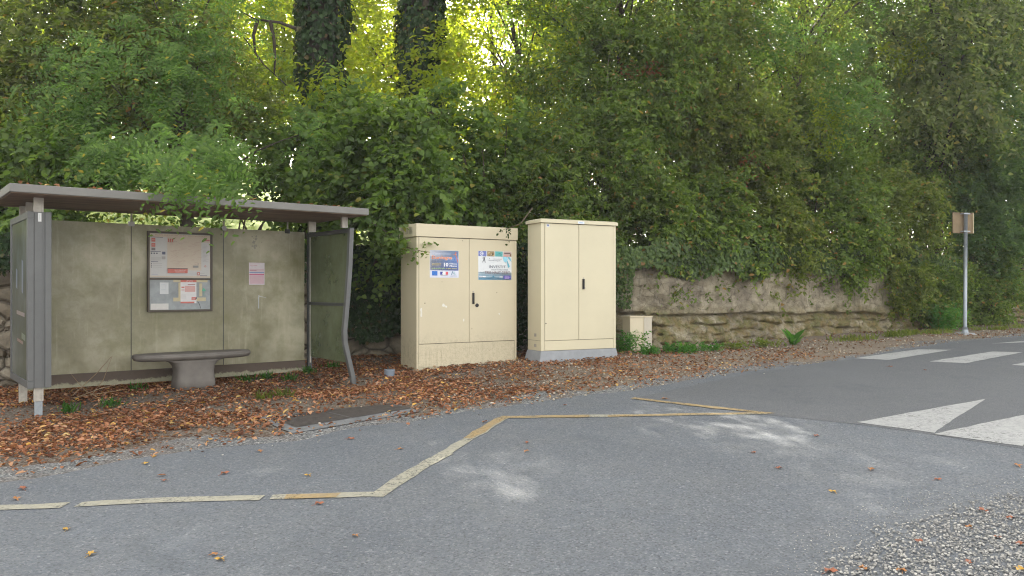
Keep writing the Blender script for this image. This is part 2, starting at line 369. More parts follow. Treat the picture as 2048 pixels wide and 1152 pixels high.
class Decal:
    """printed sheet: local x to the right, z up, at y = 0 facing -y; one mesh"""
    def __init__(s): s.mb = MB(); s.mats = []; s.layer = 0
    def mi(s, m):
        if m not in s.mats: s.mats.append(m)
        return s.mats.index(m)
    def rect(s, x0, z0, x1, z1, m, up=True):
        s.layer += 1 if up else 0; y = -.0002*s.layer
        s.mb.add([(x0, y, z0), (x1, y, z0), (x1, y, z1), (x0, y, z1)], [(0, 1, 2, 3)], s.mi(m))
    def poly(s, pts, m):
        s.layer += 1; y = -.0002*s.layer
        s.mb.add([(a, y, b) for a, b in pts], [tuple(range(len(pts)))], s.mi(m))
    def disc(s, x, z, r, m, n=14): s.poly([(x+r*math.cos(i*2*math.pi/n), z+r*math.sin(i*2*math.pi/n)) for i in range(n)], m)
    def text(s, t, x0, z0, x1, z1, m, shear=0, bold=0):
        cu = bpy.data.curves.new('t', 'FONT'); cu.body = t; cu.size = 1; cu.resolution_u = 2; cu.shear = shear; cu.offset = bold
        o = bpy.data.objects.new('t', cu); me = bpy.data.meshes.new_from_object(o)
        vs = [v.co.copy() for v in me.vertices]
        if vs:
            ax, bx = min(v.x for v in vs), max(v.x for v in vs); az, bz = min(v.y for v in vs), max(v.y for v in vs)
            s.layer += 1; y = -.0002*s.layer
            s.mb.add([(x0+(v.x-ax)/(bx-ax)*(x1-x0), y, z0+(v.y-az)/max(bz-az, 1e-6)*(z1-z0)) for v in vs], [tuple(p.vertices) for p in me.polygons], s.mi(m))
        bpy.data.objects.remove(o); bpy.data.meshes.remove(me); bpy.data.curves.remove(cu)
    def build(s, name, parent, loc, **kw): return tag(s.mb.build(name, s.mats, parent, loc=loc), **kw)

# ------------------------------------------------------------------ ground, road, markings (setting)
def axis(lo, hi, a, b, d, grow=1.25):
    c = list(np.arange(a, b+d/2, d)); st = d
    x = b
    while x < hi: st *= grow; x += st; c.append(min(x, hi))
    st = d; x = a; l = []
    while x > lo: st *= grow; x -= st; l.append(max(x, lo))
    return np.array(l[::-1]+c)
xs = axis(-400, 400, -12, 16, .2); ys = axis(-400, 400, 0, 20, .2)
X, Y = np.meshgrid(xs, ys); 
tag(grid_mesh('ground', X, Y, gz(X, Y), M['ground']), kind='structure')
EDGE_PX = [(-700, 1085), (-300, 1015), (0, 962), (160, 940), (300, 918), (450, 896), (600, 876), (740, 857), (860, 840), (960, 820), (1080, 803), (1180, 790), (1262, 780), (1338, 768), (1440, 752), (1555, 736), (1705, 717), (1800, 700), (1910, 683), (2048, 672)]
EDGE = [(-60., -16.)] + [gp(*p) for p in EDGE_PX] + [(30., 27.), (60, 40)]
ex = np.array([p[0] for p in EDGE]); ey = np.array([p[1] for p in EDGE])
o_ = np.argsort(ex); ex = ex[o_]; ey = ey[o_]
def edge_y(x): return np.interp(x, ex, ey)
def edge_noise(x): return np.array([noise.fractal(Vector((float(v)*1.3, 3.1, 0)), 1, 2, 5)*.16+noise.noise(Vector((float(v)*9, 1, 0)))*.03 for v in np.ravel(x)]).reshape(np.shape(x))
cx_ = axis(-60, 60, -7, 14, .05, 1.2); t_ = np.linspace(0, 1, 90)**1.6
Xr = np.repeat(cx_[None], 90, 0); top = edge_y(cx_) + edge_noise(cx_)
Yr = top[None] - t_[:, None]*(top[None]+40)
tag(grid_mesh('road', Xr, Yr[:, :], gz(Xr, Yr)+.006, M['asphalt']), kind='structure')
# grey grit along the road edge, between asphalt and leaf litter
nz2 = np.array([noise.fractal(Vector((float(v)*.8, 9.1, 0)), 1, 2, 5) for v in cx_])
wid = np.clip(.45+nz2*.5-.02*cx_, .12, 1.1)
tt = np.linspace(0, 1, 8)
Xg = np.repeat(cx_[None], 8, 0); Yg = (top-.15)[None] + tt[:, None]*(wid+.15)[None]
Zg = gz(Xg, Yg)+.003 
tag(grid_mesh('gravel_verge', Xg, Yg, Zg, M['gravel_sheet']), kind='structure')

def sheet(name, pxs, mat, h, world=None, kind='structure', jitter=0):
    """flat patch on the ground given by its outline"""
    pts = world or [gp(*p) for p in pxs]
    import mathutils
    from mathutils.geometry import delaunay_2d_cdt
    pts = [Vector(p) for p in pts]
    out = []
    for i in range(len(pts)):
        a, b = pts[i], pts[(i+1) % len(pts)]; L = (b-a).length; n = max(1, int(L/.12)) if L < 60 else 1
        for k in range(n):
            q = a.lerp(b, k/n)
            if jitter: q = q + Vector((noise.noise(Vector((q.x*11, q.y*11, 1))), noise.noise(Vector((q.x*11, q.y*11, 7)))))*jitter
            out.append(q)
    x0, x1 = min(p.x for p in out), max(p.x for p in out); y0, y1 = min(p.y for p in out), max(p.y for p in out)
    n0 = len(out); d = .3
    inner = []
    xx = x0+d/2
    while xx < x1:
        yy = y0+d/2
        while yy < y1:
            c = False; j = n0-1
            for i in range(n0):
                if (out[i].y > yy) != (out[j].y > yy) and xx < (out[j].x-out[i].x)*(yy-out[i].y)/(out[j].y-out[i].y)+out[i].x: c = not c
                j = i
            if c: inner.append(Vector((xx, yy)))
            yy += d
        xx += d
    r = delaunay_2d_cdt(out+inner, [(i, (i+1) % n0) for i in range(n0)], [], 1, 1e-5)
    vs = r[0]; me = bpy.data.meshes.new(name)
    me.from_pydata([(v.x, v.y, float(gz(v.x, v.y))+h) for v in vs], [], [tuple(f) for f in r[2]])
    me.materials.append(mat); me.update()
    o = bpy.data.objects.new(name, me); C.objects.link(o)
    if kind: o['kind'] = kind
    return o
RA = [gp(1262, 799), gp(1400, 815), gp(1532, 831), gp(1640, 842), gp(1712, 850), gp(1867, 871), gp(2048, 900)]
dirx = Vector(RA[-1])-Vector(RA[-3]); ext = Vector(RA[-1])+dirx.normalized()*8
far = []
for x in (13, 12, 11, 10, 9, 8, 7, 6, 5.2, 4.4, 3.6, 3.0): far.append((x, float(edge_y(x))-.14))
sheet('raised_crossing', None, M['asphalt2'], .0080, world=RA+[tuple(ext), (20, 6), (20, float(edge_y(20))-.2), (16, float(edge_y(16))-.15)]+far, jitter=.02)

def ribbon(name, pxs, wdt, mat, h=.0105, miter=True, **kw):
    pts = [Vector(gp(*p)) for p in pxs]
    L = []; Rr = []
    for i, p in enumerate(pts):
        d1 = (pts[i]-pts[i-1]).normalized() if i else (pts[1]-pts[0]).normalized()
        d2 = (pts[i+1]-pts[i]).normalized() if i < len(pts)-1 else d1
        n1 = Vector((-d1.y, d1.x)); n2 = Vector((-d2.y, d2.x)); n = (n1+n2).normalized(); k = min(2.2, 1/max(.3, n.dot(n1)))
        L.append(p+n*wdt/2*k); Rr.append(p-n*wdt/2*k)
    return sheet(name, None, mat, h, world=[tuple(q) for q in L+Rr[::-1]], jitter=.022)
g = 'pieces of the worn zigzag bus stop line'
ribbon('road_marking', [(-60, 1020), (0, 1018), (60, 1016), (129, 1013)], .10, M['paint_cream'])
ribbon('road_marking', [(158, 1011), (300, 1004), (420, 1000), (525, 998)], .10, M['paint_cream'])
ribbon('road_marking', [(542, 997), (640, 994), (757, 991), (830, 943), (892, 909)], .11, M['paint_cream'])
ribbon('road_marking', [(572, 996), (620, 995), (676, 993)], .10, M['paint_orange'], h=.0120)
ribbon('road_marking', [(888, 909), (950, 872), (1000, 841), (1011, 836), (1100, 835), (1300, 832), (1530, 828)], .105, M['paint_cream'])
ribbon('road_marking', [(935, 879), (998, 841), (1011, 836), (1100, 835), (1180, 834.3)], .095, M['paint_orange'], h=.0120)
ribbon('road_marking', [(1215, 834), (1330, 831.6), (1532, 828), (1430, 817), (1320, 804.5), (1264, 798)], .085, M['paint_orange'], h=.0120)
def S4(*p, m='paint_white', h=.0112): return sheet('road_marking', None, M[m], h, world=p, jitter=.014)
A1, A2, A3, A4 = [Vector(gp(*p)) for p in ((1708, 718), (1778, 721.5), (1903, 701), (1836, 700))]
S4(*[tuple(a) for a in (A1, A2, A3, A4)])
B1, B2, B4 = [Vector(gp(*p)) for p in ((1858, 724.5), (1932, 728), (1985, 704.5))]
S4(*[tuple(a) for a in (B1, B2, B2+(A3-A2), B4)])
dl = B1-A1
for k in (1, 2): S4(*[tuple(a+dl*k) for a in (B1, B2, B2+(A3-A2), B4)])
C1 = Vector(gp(1982, 688.5)); S4(tuple(C1), tuple(Vector(gp(2048, 686))), tuple(Vector(gp(2120, 681))), tuple(Vector(gp(2048, 683))))
T1, T2, T3 = [Vector(gp(*p)) for p in ((1713, 847), (1971, 800), (1867, 868))]
for k in range(3):
    dd = (Vector(gp(2040, 895))-T3).normalized()*(T3-T1).length
    S4(*[tuple(p+dd*k+(Vector((.02, .0))*k)) for p in (T1, T3, T2)])

# utility cover set in a concrete frame
cov = empty('utility_cover', (*gp(690, 838), float(gz(*gp(690, 838)))), label='rusty iron cover in a concrete frame half under leaves before the shelter', cat='utility cover')
def local_sheet(o, root): 
    o.parent = root; o.matrix_parent_inverse = root.matrix_world.inverted() if False else __import__('mathutils').Matrix.Translation(root.location).inverted(); 
    if 'kind' in o: del o['kind']
    return o
fr = sheet('concrete_frame', [(510, 835), (584, 869), (842, 824), (795, 810)], M['kerb'], .009, kind=None, jitter=.025); local_sheet(fr, cov)
for pp in ([(540, 837), (592, 857), (702, 838), (640, 823)], [(643, 822.5), (705, 837.5), (824, 818.5), (786, 810.5)]):
    local_sheet(sheet('iron_plate', pp, M['iron'], .0125, kind=None), cov)

# ------------------------------------------------------------------ wall line, hillside, meadow
WL = [(-30, -9), (-16, 1.5), (-9.4, 7.0), (-6.4, 9.75), (-2.6, 12.25), (.3, 12.75), (2.5, 13.1), (9.6, 17.9), (15.5, 21.5), (35, 31)]
def wall_pts(x0, x1, step):
    x = x0; out = []
    while x <= x1:
        out.append((x, float(np.interp(x, [p[0] for p in WL], [p[1] for p in WL])))); x += step
    return out
def wall_y(x): return float(np.interp(x, [p[0] for p in WL], [p[1] for p in WL]))
def build_wall(name, x0, x1, rocky, mat, zt, step=.045, rows=34, **kw):
    P = wall_pts(x0, x1, step); n = len(P); V = np.zeros((rows+4, n, 3))
    for i, (x, y) in enumerate(P):
        a = Vector(P[max(0, i-1)]); b = Vector(P[min(n-1, i+1)]); d = (b-a).normalized(); nx, ny = d.y, -d.x
        zb = float(gz(x, y))-.08; ztop = zt+.10*noise.noise(Vector((x*.7, 0, 2)))
        for r in range(rows+4):
            t = min(r/(rows-1), 1); z = zb+(ztop-zb)*t
            p3 = Vector((x*1., y*1., z*1.))
            dsp = .10*noise.fractal(p3*Vector((1.2, 1.2, 2.2)), 1, 2, 4) + .035*noise.fractal(p3*6, 1, 2, 4)
            if rocky:
                wob = .07*noise.noise(Vector((x*.8, y*.8, 4)))+.03*noise.noise(Vector((x*3, 2, 4)))-.035*(x-5)*.4
                h = z-(1.06+wob)            # overhanging upper bed
                if h > 0:
                    dsp += .06+.05*noise.noise(Vector((x*2, y, z*2)))+.03*noise.fractal(p3*9, 1, 2, 4)
                else:
                    q = (-h+.05*noise.noise(Vector((x*1.3, 8, z*2))))/.155; bi = math.floor(q); fq = q-bi
                    pr = noise.noise(Vector((x*.9+bi*7.3, bi*3.1, .5)))*.10+.045*noise.cell(Vector((x*1.6+bi*.37, bi*1.0, 0)))
                    dsp += pr+.34*(-h)-.10*math.exp(h/.05)-.13*max(0, 1-fq/.16)+.04*noise.fractal(p3*10, 1, 2, 4)
            else: dsp += .04*noise.cell(Vector((x*2.4, y*.1, z*3.4)))
            back = max(0, r-rows+1)*.35
            V[r, i] = (x+nx*(dsp-back), y+ny*(dsp-back), z+(.03*back if back else 0))
    idx = np.arange((rows+4)*n).reshape(rows+4, n)
    Fq = np.stack([idx[:-1, :-1], idx[:-1, 1:], idx[1:, 1:], idx[1:, :-1]], -1).reshape(-1, 4)
    return tag(np_mesh(name, V.reshape(-1, 3), Fq, mat, None, False), **kw)
build_wall('rubble_wall', -16, .9, False, M['rubble'], 1.92, step=.06, label='old rubble stone wall mostly under ivy behind the bus shelter', cat='wall')
build_wall('rock_wall', .9, 24, True, M['rock'], 1.98, step=.03, rows=52, label='weathered limestone bank with mossy lower beds under the hedge right of the cabinets', cat='rock wall')
hx = axis(-200, 200, -14, 26, .8)
hr = np.array([.35, .8, 1.6, 3, 5, 8, 11, 15, 20, 28, 40, 60, 90, 150, 300])
hw = np.array([wall_y(v) for v in hx])
Xh = np.repeat(hx[None], len(hr), 0); Yh = hw[None]+hr[:, None]
slope = np.interp(Xh-.35*hr[:, None]*0, [-20, 2, 8, 20], [.15, .13, .04, .02])
Zh = 1.86+.05*np.minimum(hr, 4)[:, None]+slope*np.clip(hr-6, 0, 90)[:, None]
nh = 7
tag(grid_mesh('hillside', Xh[:nh], Yh[:nh], Zh[:nh], M['hill']), kind='structure')
tag(grid_mesh('meadow', Xh[nh-1:], Yh[nh-1:], Zh[nh-1:], M['meadow']), kind='structure')
def hz(x, y):
    d = max(0, y-wall_y(x)); return 1.86+.05*min(d, 4)+float(np.interp(x, [-20, 2, 8, 20], [.15, .13, .04, .02]))*min(max(d-6, 0), 90)

# ------------------------------------------------------------------ foliage kit
rng = np.random.default_rng(11)
def rdir(n): return nrm(rng.normal(size=(n, 3)))
def leaves(P, A, N, l, w, fold=.18, curl=.12):
    """P base, A axis (unit), N normal; l, w arrays -> verts, faces of 6-vertex leaves"""
    N = nrm(N - (N*A).sum(-1, keepdims=True)*A); Sd = np.cross(N, A); l = l[:, None]; w = w[:, None]
    v = np.stack([P,
        P+A*l*.30+Sd*w*.46+N*w*fold, P+A*l*.72+Sd*w*.36+N*(w*fold*.7-l*curl*.4), P+A*l-N*l*curl,
        P+A*l*.72-Sd*w*.36+N*(w*fold*.7-l*curl*.4), P+A*l*.30-Sd*w*.46+N*w*fold], 1).reshape(-1, 3)
    b = (np.arange(len(P))*6)[:, None]
    f = np.concatenate([b+np.array([[0, 1, 2, 3]]), b+np.array([[0, 3, 4, 5]])], 0)
    return v, f
def sprays(O, D, L, m, size, ratio, droop=.35, frond=False, bias=(0, -.35, 1)):
    if frond: bias = (.1, -.9, .8)
    n = len(O); s = (np.arange(m)+.6)/m; s = np.repeat(s[None], n, 0)+rng.normal(size=(n, m))*(.0 if frond else .04)
    dz = np.array([0, 0, -1.])
    P = O[:, None]+D[:, None]*(L[:, None]*s)[..., None]+dz*(droop*L[:, None]*s**2)[..., None]
    T = nrm(D[:, None]+dz*(2*droop*s)[..., None])
    up = np.array(bias, float); up = up/np.linalg.norm(up)
    nn = nrm(up+rng.normal(size=(n, 1, 3))*(.28 if frond else .35)+rng.normal(size=(n, m, 3))*(.10 if frond else .38))
    side = nrm(np.cross(T, nn)); sg = np.where(np.arange(m) % 2 == 0, 1, -1)[None, :, None]
    A = nrm(T*(.30 if frond else .6)+side*sg+(0 if frond else 1)*rng.normal(size=(n, m, 3))*.35+dz*.15)
    sz = size*(rng.uniform(.75, 1.2, (n, m)))
    if frond: sz *= (1-.35*np.abs(s-.45)*1.6)
    return leaves(P.reshape(-1, 3), A.reshape(-1, 3), nn.reshape(-1, 3), sz.ravel(), (sz*ratio).ravel())
class Leafy:
    def __init__(s): s.V = []; s.F = []; s.n = 0
    def add(s, vf):
        v, f = vf; s.V.append(v); s.F.append(f+s.n); s.n += len(v)
    def build(s, name, mat, parent=None): return np_mesh(name, np.concatenate(s.V), np.concatenate(s.F), mat, parent)
def limb(mb, a, b, r0, r1, sag=.12, n=6, seg=5):
    a = Vector(a); b = Vector(b); L = (b-a).length; pts = []; rr = []
    off = Vector((random.gauss(0, 1), random.gauss(0, 1), random.gauss(0, .5)))*L*sag
    for i in range(seg+1):
        t = i/seg; pts.append(a.lerp(b, t)+off*math.sin(math.pi*t)*.6+Vector((0, 0, 1))*L*.10*math.sin(math.pi*t)); rr.append(r0+(r1-r0)*t)
    mb.tube(pts, rr, n, cap=False)
def clumps(center, radii, K, shell=.45, ymax=9):
    c = np.array(center, float); r = np.array(radii, float)
    d = rdir(K*3); d = d[d[:, 1] < ymax][:K]; q = rng.uniform(shell, 1, len(d))[:, None]
    return c+d*r*q, d
def fill(lf, CC, DD, cr, per, m, size, ratio, droop=.35, frond=False, out=.9):
    n = len(CC); O = np.repeat(CC, per, 0)+rng.normal(size=(n*per, 3))*cr*(.42 if frond else .22)
    D = nrm(rdir(n*per)+np.repeat(DD, per, 0)*out+np.array([0, -.12, .05])); L = (.46 if frond else cr)*rng.uniform(.6, 1.15, n*per)
    lf.add(sprays(O, D, L, m, size, ratio, droop, frond))
def tree(name, label, cat, base, crown, radii, K, cr, per, m, size, ratio, mat, trunk_r=.12, group=None, droop=.35, frond=False, ymax=9, extra=None, shell=.45, limbs=26, lean=0, ivy=None, spots=(), branch=None):
    """thing > trunk (with limbs), crown (, ivy)"""
    bx, by = base; bz = hz(bx, by)-.1
    root = empty(name, (bx, by, bz), label=label, cat=cat, group=group)
    c = np.array(crown, float)-np.array([bx, by, bz])
    CC, DD = clumps(c, radii, K, shell, ymax)
    lf = Leafy(); fill(lf, CC, DD, cr, per, m, size, ratio, droop, frond)
    for e in (extra or []):
        a, b = clumps(np.array(e[:3])-np.array([bx, by, bz]), e[3], e[4], .2); fill(lf, a, b, min(cr, .30) if frond else cr, per, m, size, ratio, droop, frond)
    mb = MB(); top = Vector((c[0], c[1], c[2]+radii[2]*.55)); sp = []
    for i in range(9):
        t = i/8; sp.append(Vector((c[0]*t**1.4+.07*math.sin(i*1.7), c[1]*t**1.4+.06*math.cos(i*2.1), top.z*t)))
    mb.tube(sp, [trunk_r*(1-.75*i/8) for i in range(9)], 10)
    for j in np.random.default_rng(3).permutation(len(CC))[:limbs]:
        e = Vector(CC[j]); k = max(1, min(7, int(8*max(.1, min(.9, (e.z*.72)/max(top.z, .1)))))); limb(mb, sp[k], e, trunk_r*(1-.75*k/8)*.45, .008)
    for e in (extra or []):
        ev = Vector(e[:3])-Vector((bx, by, bz)); k = max(1, min(7, int(8*max(.1, min(.9, (ev.z*.75)/max(top.z, .1)))))); limb(mb, sp[k], ev, trunk_r*.22, .006, sag=.05)
    if branch:
        for bp in branch: mb.tube([Vector(q)-Vector((bx, by, bz)) for q in bp], list(np.linspace(.035, .007, len(bp))), 6, cap=False)
    mb.build('trunk', M['bark'], root, smooth=True)
    for (ex_, ey_, ez_, er_, ek_, em_) in spots:
        a_, b_ = clumps(np.array([ex_, ey_, ez_])-np.array([bx, by, bz]), er_, ek_, .2); l3 = Leafy(); fill(l3, a_, b_, .4, 12, 11, .075, .6, .35); l3.build('dead_sprig' if em_ == 'dead' else 'backlit_tint_spray', M[em_], root)  # bright sprays carry backlight painted into their leaf colour
    lf.build('crown', M[mat], root)
    if ivy:
        rad, n, z1 = ivy; L2 = Leafy(); k = n
        zz = rng.uniform(.0, z1, k); th = rng.uniform(0, 2*np.pi, k)
        rr = rad*(.60+.62*np.array([noise.noise(Vector((math.cos(a)*1.6, math.sin(a)*1.6, z*1.5)))+.5 for a, z in zip(th, zz)]))*rng.uniform(.85, 1.12, k)
        cxx = np.interp(zz, [p.z for p in sp], [p.x for p in sp]); cyy = np.interp(zz, [p.z for p in sp], [p.y for p in sp])
        P = np.stack([cxx+rr*np.cos(th), cyy+rr*np.sin(th), zz], 1); o = np.stack([np.cos(th), np.sin(th), np.full(k, .35)], 1)
        A = nrm(np.stack([rng.normal(size=k)*.5, rng.normal(size=k)*.5, -np.ones(k)], 1)+o*.35); sz = rng.uniform(.07, .125, k)
        L2.add(leaves(P, A, nrm(o+rng.normal(size=(k, 3))*.35), sz, sz*.95)); L2.build('ivy', M['ivy'], root)
        # dense core of stems and dead leaves under the ivy
        core = MB(); core.tube([Vector((np.interp(z, [p.z for p in sp], [p.x for p in sp]), np.interp(z, [p.z for p in sp], [p.y for p in sp]), z)) for z in np.linspace(0, z1, 8)], rad*.55, 12); core.build('ivy_stem', M['bark'], root, smooth=True)
    return root
def shrub(name, label, cat, base, bz, radii, K, cr, per, m, size, ratio, mat, group=None, droop=.35, frond=False, cz=None, ymax=9, shell=.35, stems=14):
    root = empty(name, (base[0], base[1], bz), label=label, cat=cat, group=group)
    c = np.array([0, 0, cz if cz is not None else radii[2]*.8])
    CC, DD = clumps(c, radii, K, shell, ymax)
    mb = MB()
    for j in range(min(stems, len(CC))): limb(mb, (random.gauss(0, .15*radii[0]), random.gauss(0, .08), 0), CC[j], .022, .005, n=5)
    mb.build('stem', M['twig'], root, smooth=True)
    lf = Leafy(); fill(lf, CC, DD, cr, per, m, size, ratio, droop, frond); lf.build('foliage', M[mat], root)
    return root
def X_(px, Z): return (px-CX)/F*Z

# ---- front trees (trunks seen), from left to right
tree('robinia_tree', 'robinia with feathery fronds hanging down over the left end of the shelter roof', 'tree', (-5.2, 12.6), (-5.6, 12.8, 7.4), (2.0, 1.6, 3.8), 60, .9, 10, 13, .088, .44, 'robinia', .11, frond=True, droop=.5, limbs=12,
     extra=[(-5.6, 10.6, 3.25, (.8, .35, .28), 14), (-4.4, 9.9, 3.15, (.9, .3, .25), 16), (-5.5, 10.9, 4.3, (1.7, .6, .9), 34), (-3.34, 8.19, 2.70, (.11, .04, .08), 6), (-3.50, 8.85, 2.86, (.30, .2, .08), 7), (-3.62, 9.2, 2.98, (.3, .3, .12), 8), (X_(395, 11.4), 11.4, 4.7, (.45, .4, .9), 16), (X_(610, 11.6), 11.5, 3.75, (.2, .1, .12), 2)])
tree('leafy_tree', 'dark leafy tree filling the upper left corner with spots of yellow light', 'tree', (-8.2, 13.5), (-8.4, 13.2, 6.2), (3.2, 2.2, 4.4), 190, .8, 16, 13, .10, .62, 'hedge2', .13, limbs=16,
     extra=[(X_(440, 13.6), 13.8, 4.25, (1.1, .4, .5), 28), (X_(430, 14.5), 14.6, 5.2, (.8, .4, .8), 18), (-5.4, 16.2, 9.6, (2.4, 1.5, 2.0), 70), (-2.2, 17.5, 9.9, (1.6, 1.2, 1.2), 22), (X_(250, 12.4), 12.4, 5.2, (1.7, .5, 1.2), 52), (X_(60, 12), 12, 4.6, (1.5, .5, 1.6), 42)], spots=[(X_(330, 13.4), 13.4, 5.0, (.5, .3, .5), 5, 'bright'), (X_(90, 13), 13, 4.0, (.7, .3, .5), 6, 'bright'), (X_(30, 12.6), 12.6, 5.0, (.6, .3, .9), 8, 'bright'), (X_(300, 14), 14, 6.3, (.7, .3, .5), 7, 'bright'), (X_(150, 13.5), 13.5, 5.8, (.9, .3, .9), 8, 'bright')])  # high clumps in extra are added out of view to shade the road
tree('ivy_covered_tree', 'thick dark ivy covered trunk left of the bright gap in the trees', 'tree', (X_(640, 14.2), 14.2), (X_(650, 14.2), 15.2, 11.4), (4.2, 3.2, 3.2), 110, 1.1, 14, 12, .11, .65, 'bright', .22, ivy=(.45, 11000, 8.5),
     branch=[[at(600, 60, 14.1), at(560, 45, 13.9), at(510, 38, 13.8), at(480, 22, 13.8)], [at(515, 38, 13.8), at(507, 70, 13.8), at(510, 105, 13.8), at(528, 130, 13.8), at(548, 148, 13.8)], [at(540, 42, 13.8), at(548, 80, 13.8), at(550, 120, 13.8), at(548, 148, 13.8), at(575, 172, 13.9)]])
tree('ivy_covered_tree', 'second ivy covered trunk just right of the bright gap in the trees', 'tree', (X_(838, 14.8), 14.8), (X_(850, 15), 16.2, 11.6), (4.0, 3.0, 3.2), 110, 1.1, 14, 12, .11, .65, 'bright', .22, ivy=(.43, 10500, 8.8),
     extra=[(X_(735, 15.6), 15.6, 6.4, (.42, .35, .8), 8), (X_(900, 15.6), 15.6, 6.2, (.4, .3, .9), 8), (X_(770, 15.2), 15.3, 4.9, (.7, .3, .35), 9), (X_(860, 14.0), 13.95, 5.0, (.35, .1, .3), 4), (X_(670, 13.6), 13.5, 4.7, (.4, .1, .3), 4), (-3.4, 19.0, 9.9, (1.3, .8, .9), 11)])  # last clump in extra is added out of view to block a sun patch
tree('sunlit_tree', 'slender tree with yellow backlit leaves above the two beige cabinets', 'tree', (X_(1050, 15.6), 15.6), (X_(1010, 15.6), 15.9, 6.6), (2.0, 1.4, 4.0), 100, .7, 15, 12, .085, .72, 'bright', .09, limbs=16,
     extra=[(X_(1120, 15.0), 15.0, 4.2, (1.3, .4, 1.2), 26)])
tree('leafy_tree', 'dense olive green tree standing behind the taller right hand cabinet', 'tree', (X_(1230, 15.5), 15.2), (X_(1240, 15.2), 15.3, 7.0), (2.4, 1.8, 4.8), 270, .7, 15, 13, .085, .6, 'hedge', .10, limbs=12,
     extra=[(X_(1230, 14.6), 14.5, 5.4, (1.3, .5, 1.9), 60)], spots=[(X_(1130, 14.4), 14.4, 5.2, (.6, .2, 1.2), 12, 'bright'), (X_(1060, 14.2), 14.2, 3.9, (.5, .2, .5), 6, 'bright')])
tree('leafy_tree', 'olive tree with reddish dead sprigs above the pale rock bank', 'tree', (X_(1430, 16.4), 16.4), (X_(1430, 16.4), 16.4, 7.4), (2.6, 1.9, 4.9), 270, .72, 15, 13, .085, .55, 'hedge2', .11, limbs=12,
     extra=[(X_(1400, 15.4), 15.3, 6.0, (1.3, .5, 2.1), 60)], spots=[(X_(1278, 14.7), 14.7, 5.45, (.12, .1, .14), 2, 'dead'), (X_(1480, 15.0), 14.9, 3.8, (.15, .1, .25), 2, 'dead')])
tree('robinia_tree', 'robinia with feathery pale green fronds at the top right between dark trees', 'tree', (X_(1600, 17.2), 17.6), (X_(1610, 17), 16.8, 9.8), (3.0, 2.0, 3.4), 80, .9, 11, 13, .092, .44, 'robinia', .17, frond=True, droop=.6, limbs=12,
     extra=[(X_(1510, 15.6), 15.2, 6.6, (1.2, .4, .7), 24), (X_(1680, 16), 15.4, 5.4, (.55, .35, 1.1), 20)], spots=[(X_(1640, 15.8), 15.7, 5.0, (.35, .2, .7), 7, 'bright')])
tree('leafy_tree', 'pale brownish leaved tree in the upper right corner above the road sign', 'tree', (X_(1900, 18.5), 19.2), (X_(1890, 18), 18.0, 8.2), (2.6, 2.0, 3.3), 170, .9, 15, 12, .12, .6, 'pale', .13, limbs=12,
     spots=[(X_(1800, 17), 17.2, 6.6, (.4, .2, .5), 5, 'bright')])
tree('leafy_tree', 'dark green tree at the right edge behind the road sign', 'tree', (X_(2060, 20.5), 21), (X_(2040, 20.5), 20.3, 6.8), (3.6, 2.4, 5.0), 260, .9, 16, 13, .105, .6, 'blueg', .15, limbs=12)
tree('leafy_tree', 'shaded tree in the dark hollow between the robinia and the road sign', 'tree', (X_(1760, 20), 20.6), (X_(1760, 20), 20.2, 7.0), (3.2, 2.2, 5.0), 250, .9, 16, 13, .105, .6, 'hedge', .15, limbs=12)
tree('leafy_tree', 'olive green tree beyond the left edge behind the poster case', 'tree', (-12.2, 12.8), (-12.0, 12.6, 6.2), (3.2, 2.2, 4.4), 170, .85, 15, 13, .11, .62, 'hedge2', .15, limbs=12)
# ---- further back, in full sun
gb = 'sunlit trees on the slope beyond the hedge'
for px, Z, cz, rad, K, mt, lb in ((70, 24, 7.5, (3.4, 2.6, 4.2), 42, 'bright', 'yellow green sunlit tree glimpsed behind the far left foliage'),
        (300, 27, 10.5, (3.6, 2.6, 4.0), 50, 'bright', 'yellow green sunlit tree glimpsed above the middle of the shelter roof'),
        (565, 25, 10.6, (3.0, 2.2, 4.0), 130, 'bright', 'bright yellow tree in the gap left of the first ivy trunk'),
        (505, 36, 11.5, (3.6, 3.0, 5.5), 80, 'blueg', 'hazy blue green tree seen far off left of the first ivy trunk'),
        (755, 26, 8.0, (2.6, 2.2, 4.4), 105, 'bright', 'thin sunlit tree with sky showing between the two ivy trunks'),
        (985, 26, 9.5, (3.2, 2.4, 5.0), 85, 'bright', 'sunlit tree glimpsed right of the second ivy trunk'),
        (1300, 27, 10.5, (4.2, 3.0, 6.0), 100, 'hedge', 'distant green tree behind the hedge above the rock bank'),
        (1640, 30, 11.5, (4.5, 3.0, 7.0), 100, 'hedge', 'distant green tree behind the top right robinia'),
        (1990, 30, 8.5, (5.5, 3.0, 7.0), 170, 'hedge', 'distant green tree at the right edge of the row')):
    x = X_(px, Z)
    tree('background_tree', lb, 'tree', (x, Z), (x, Z, cz), rad, int(K*1.5), 1.1, 15, 11, .15, .65, mt, .13, group=gb, limbs=12)

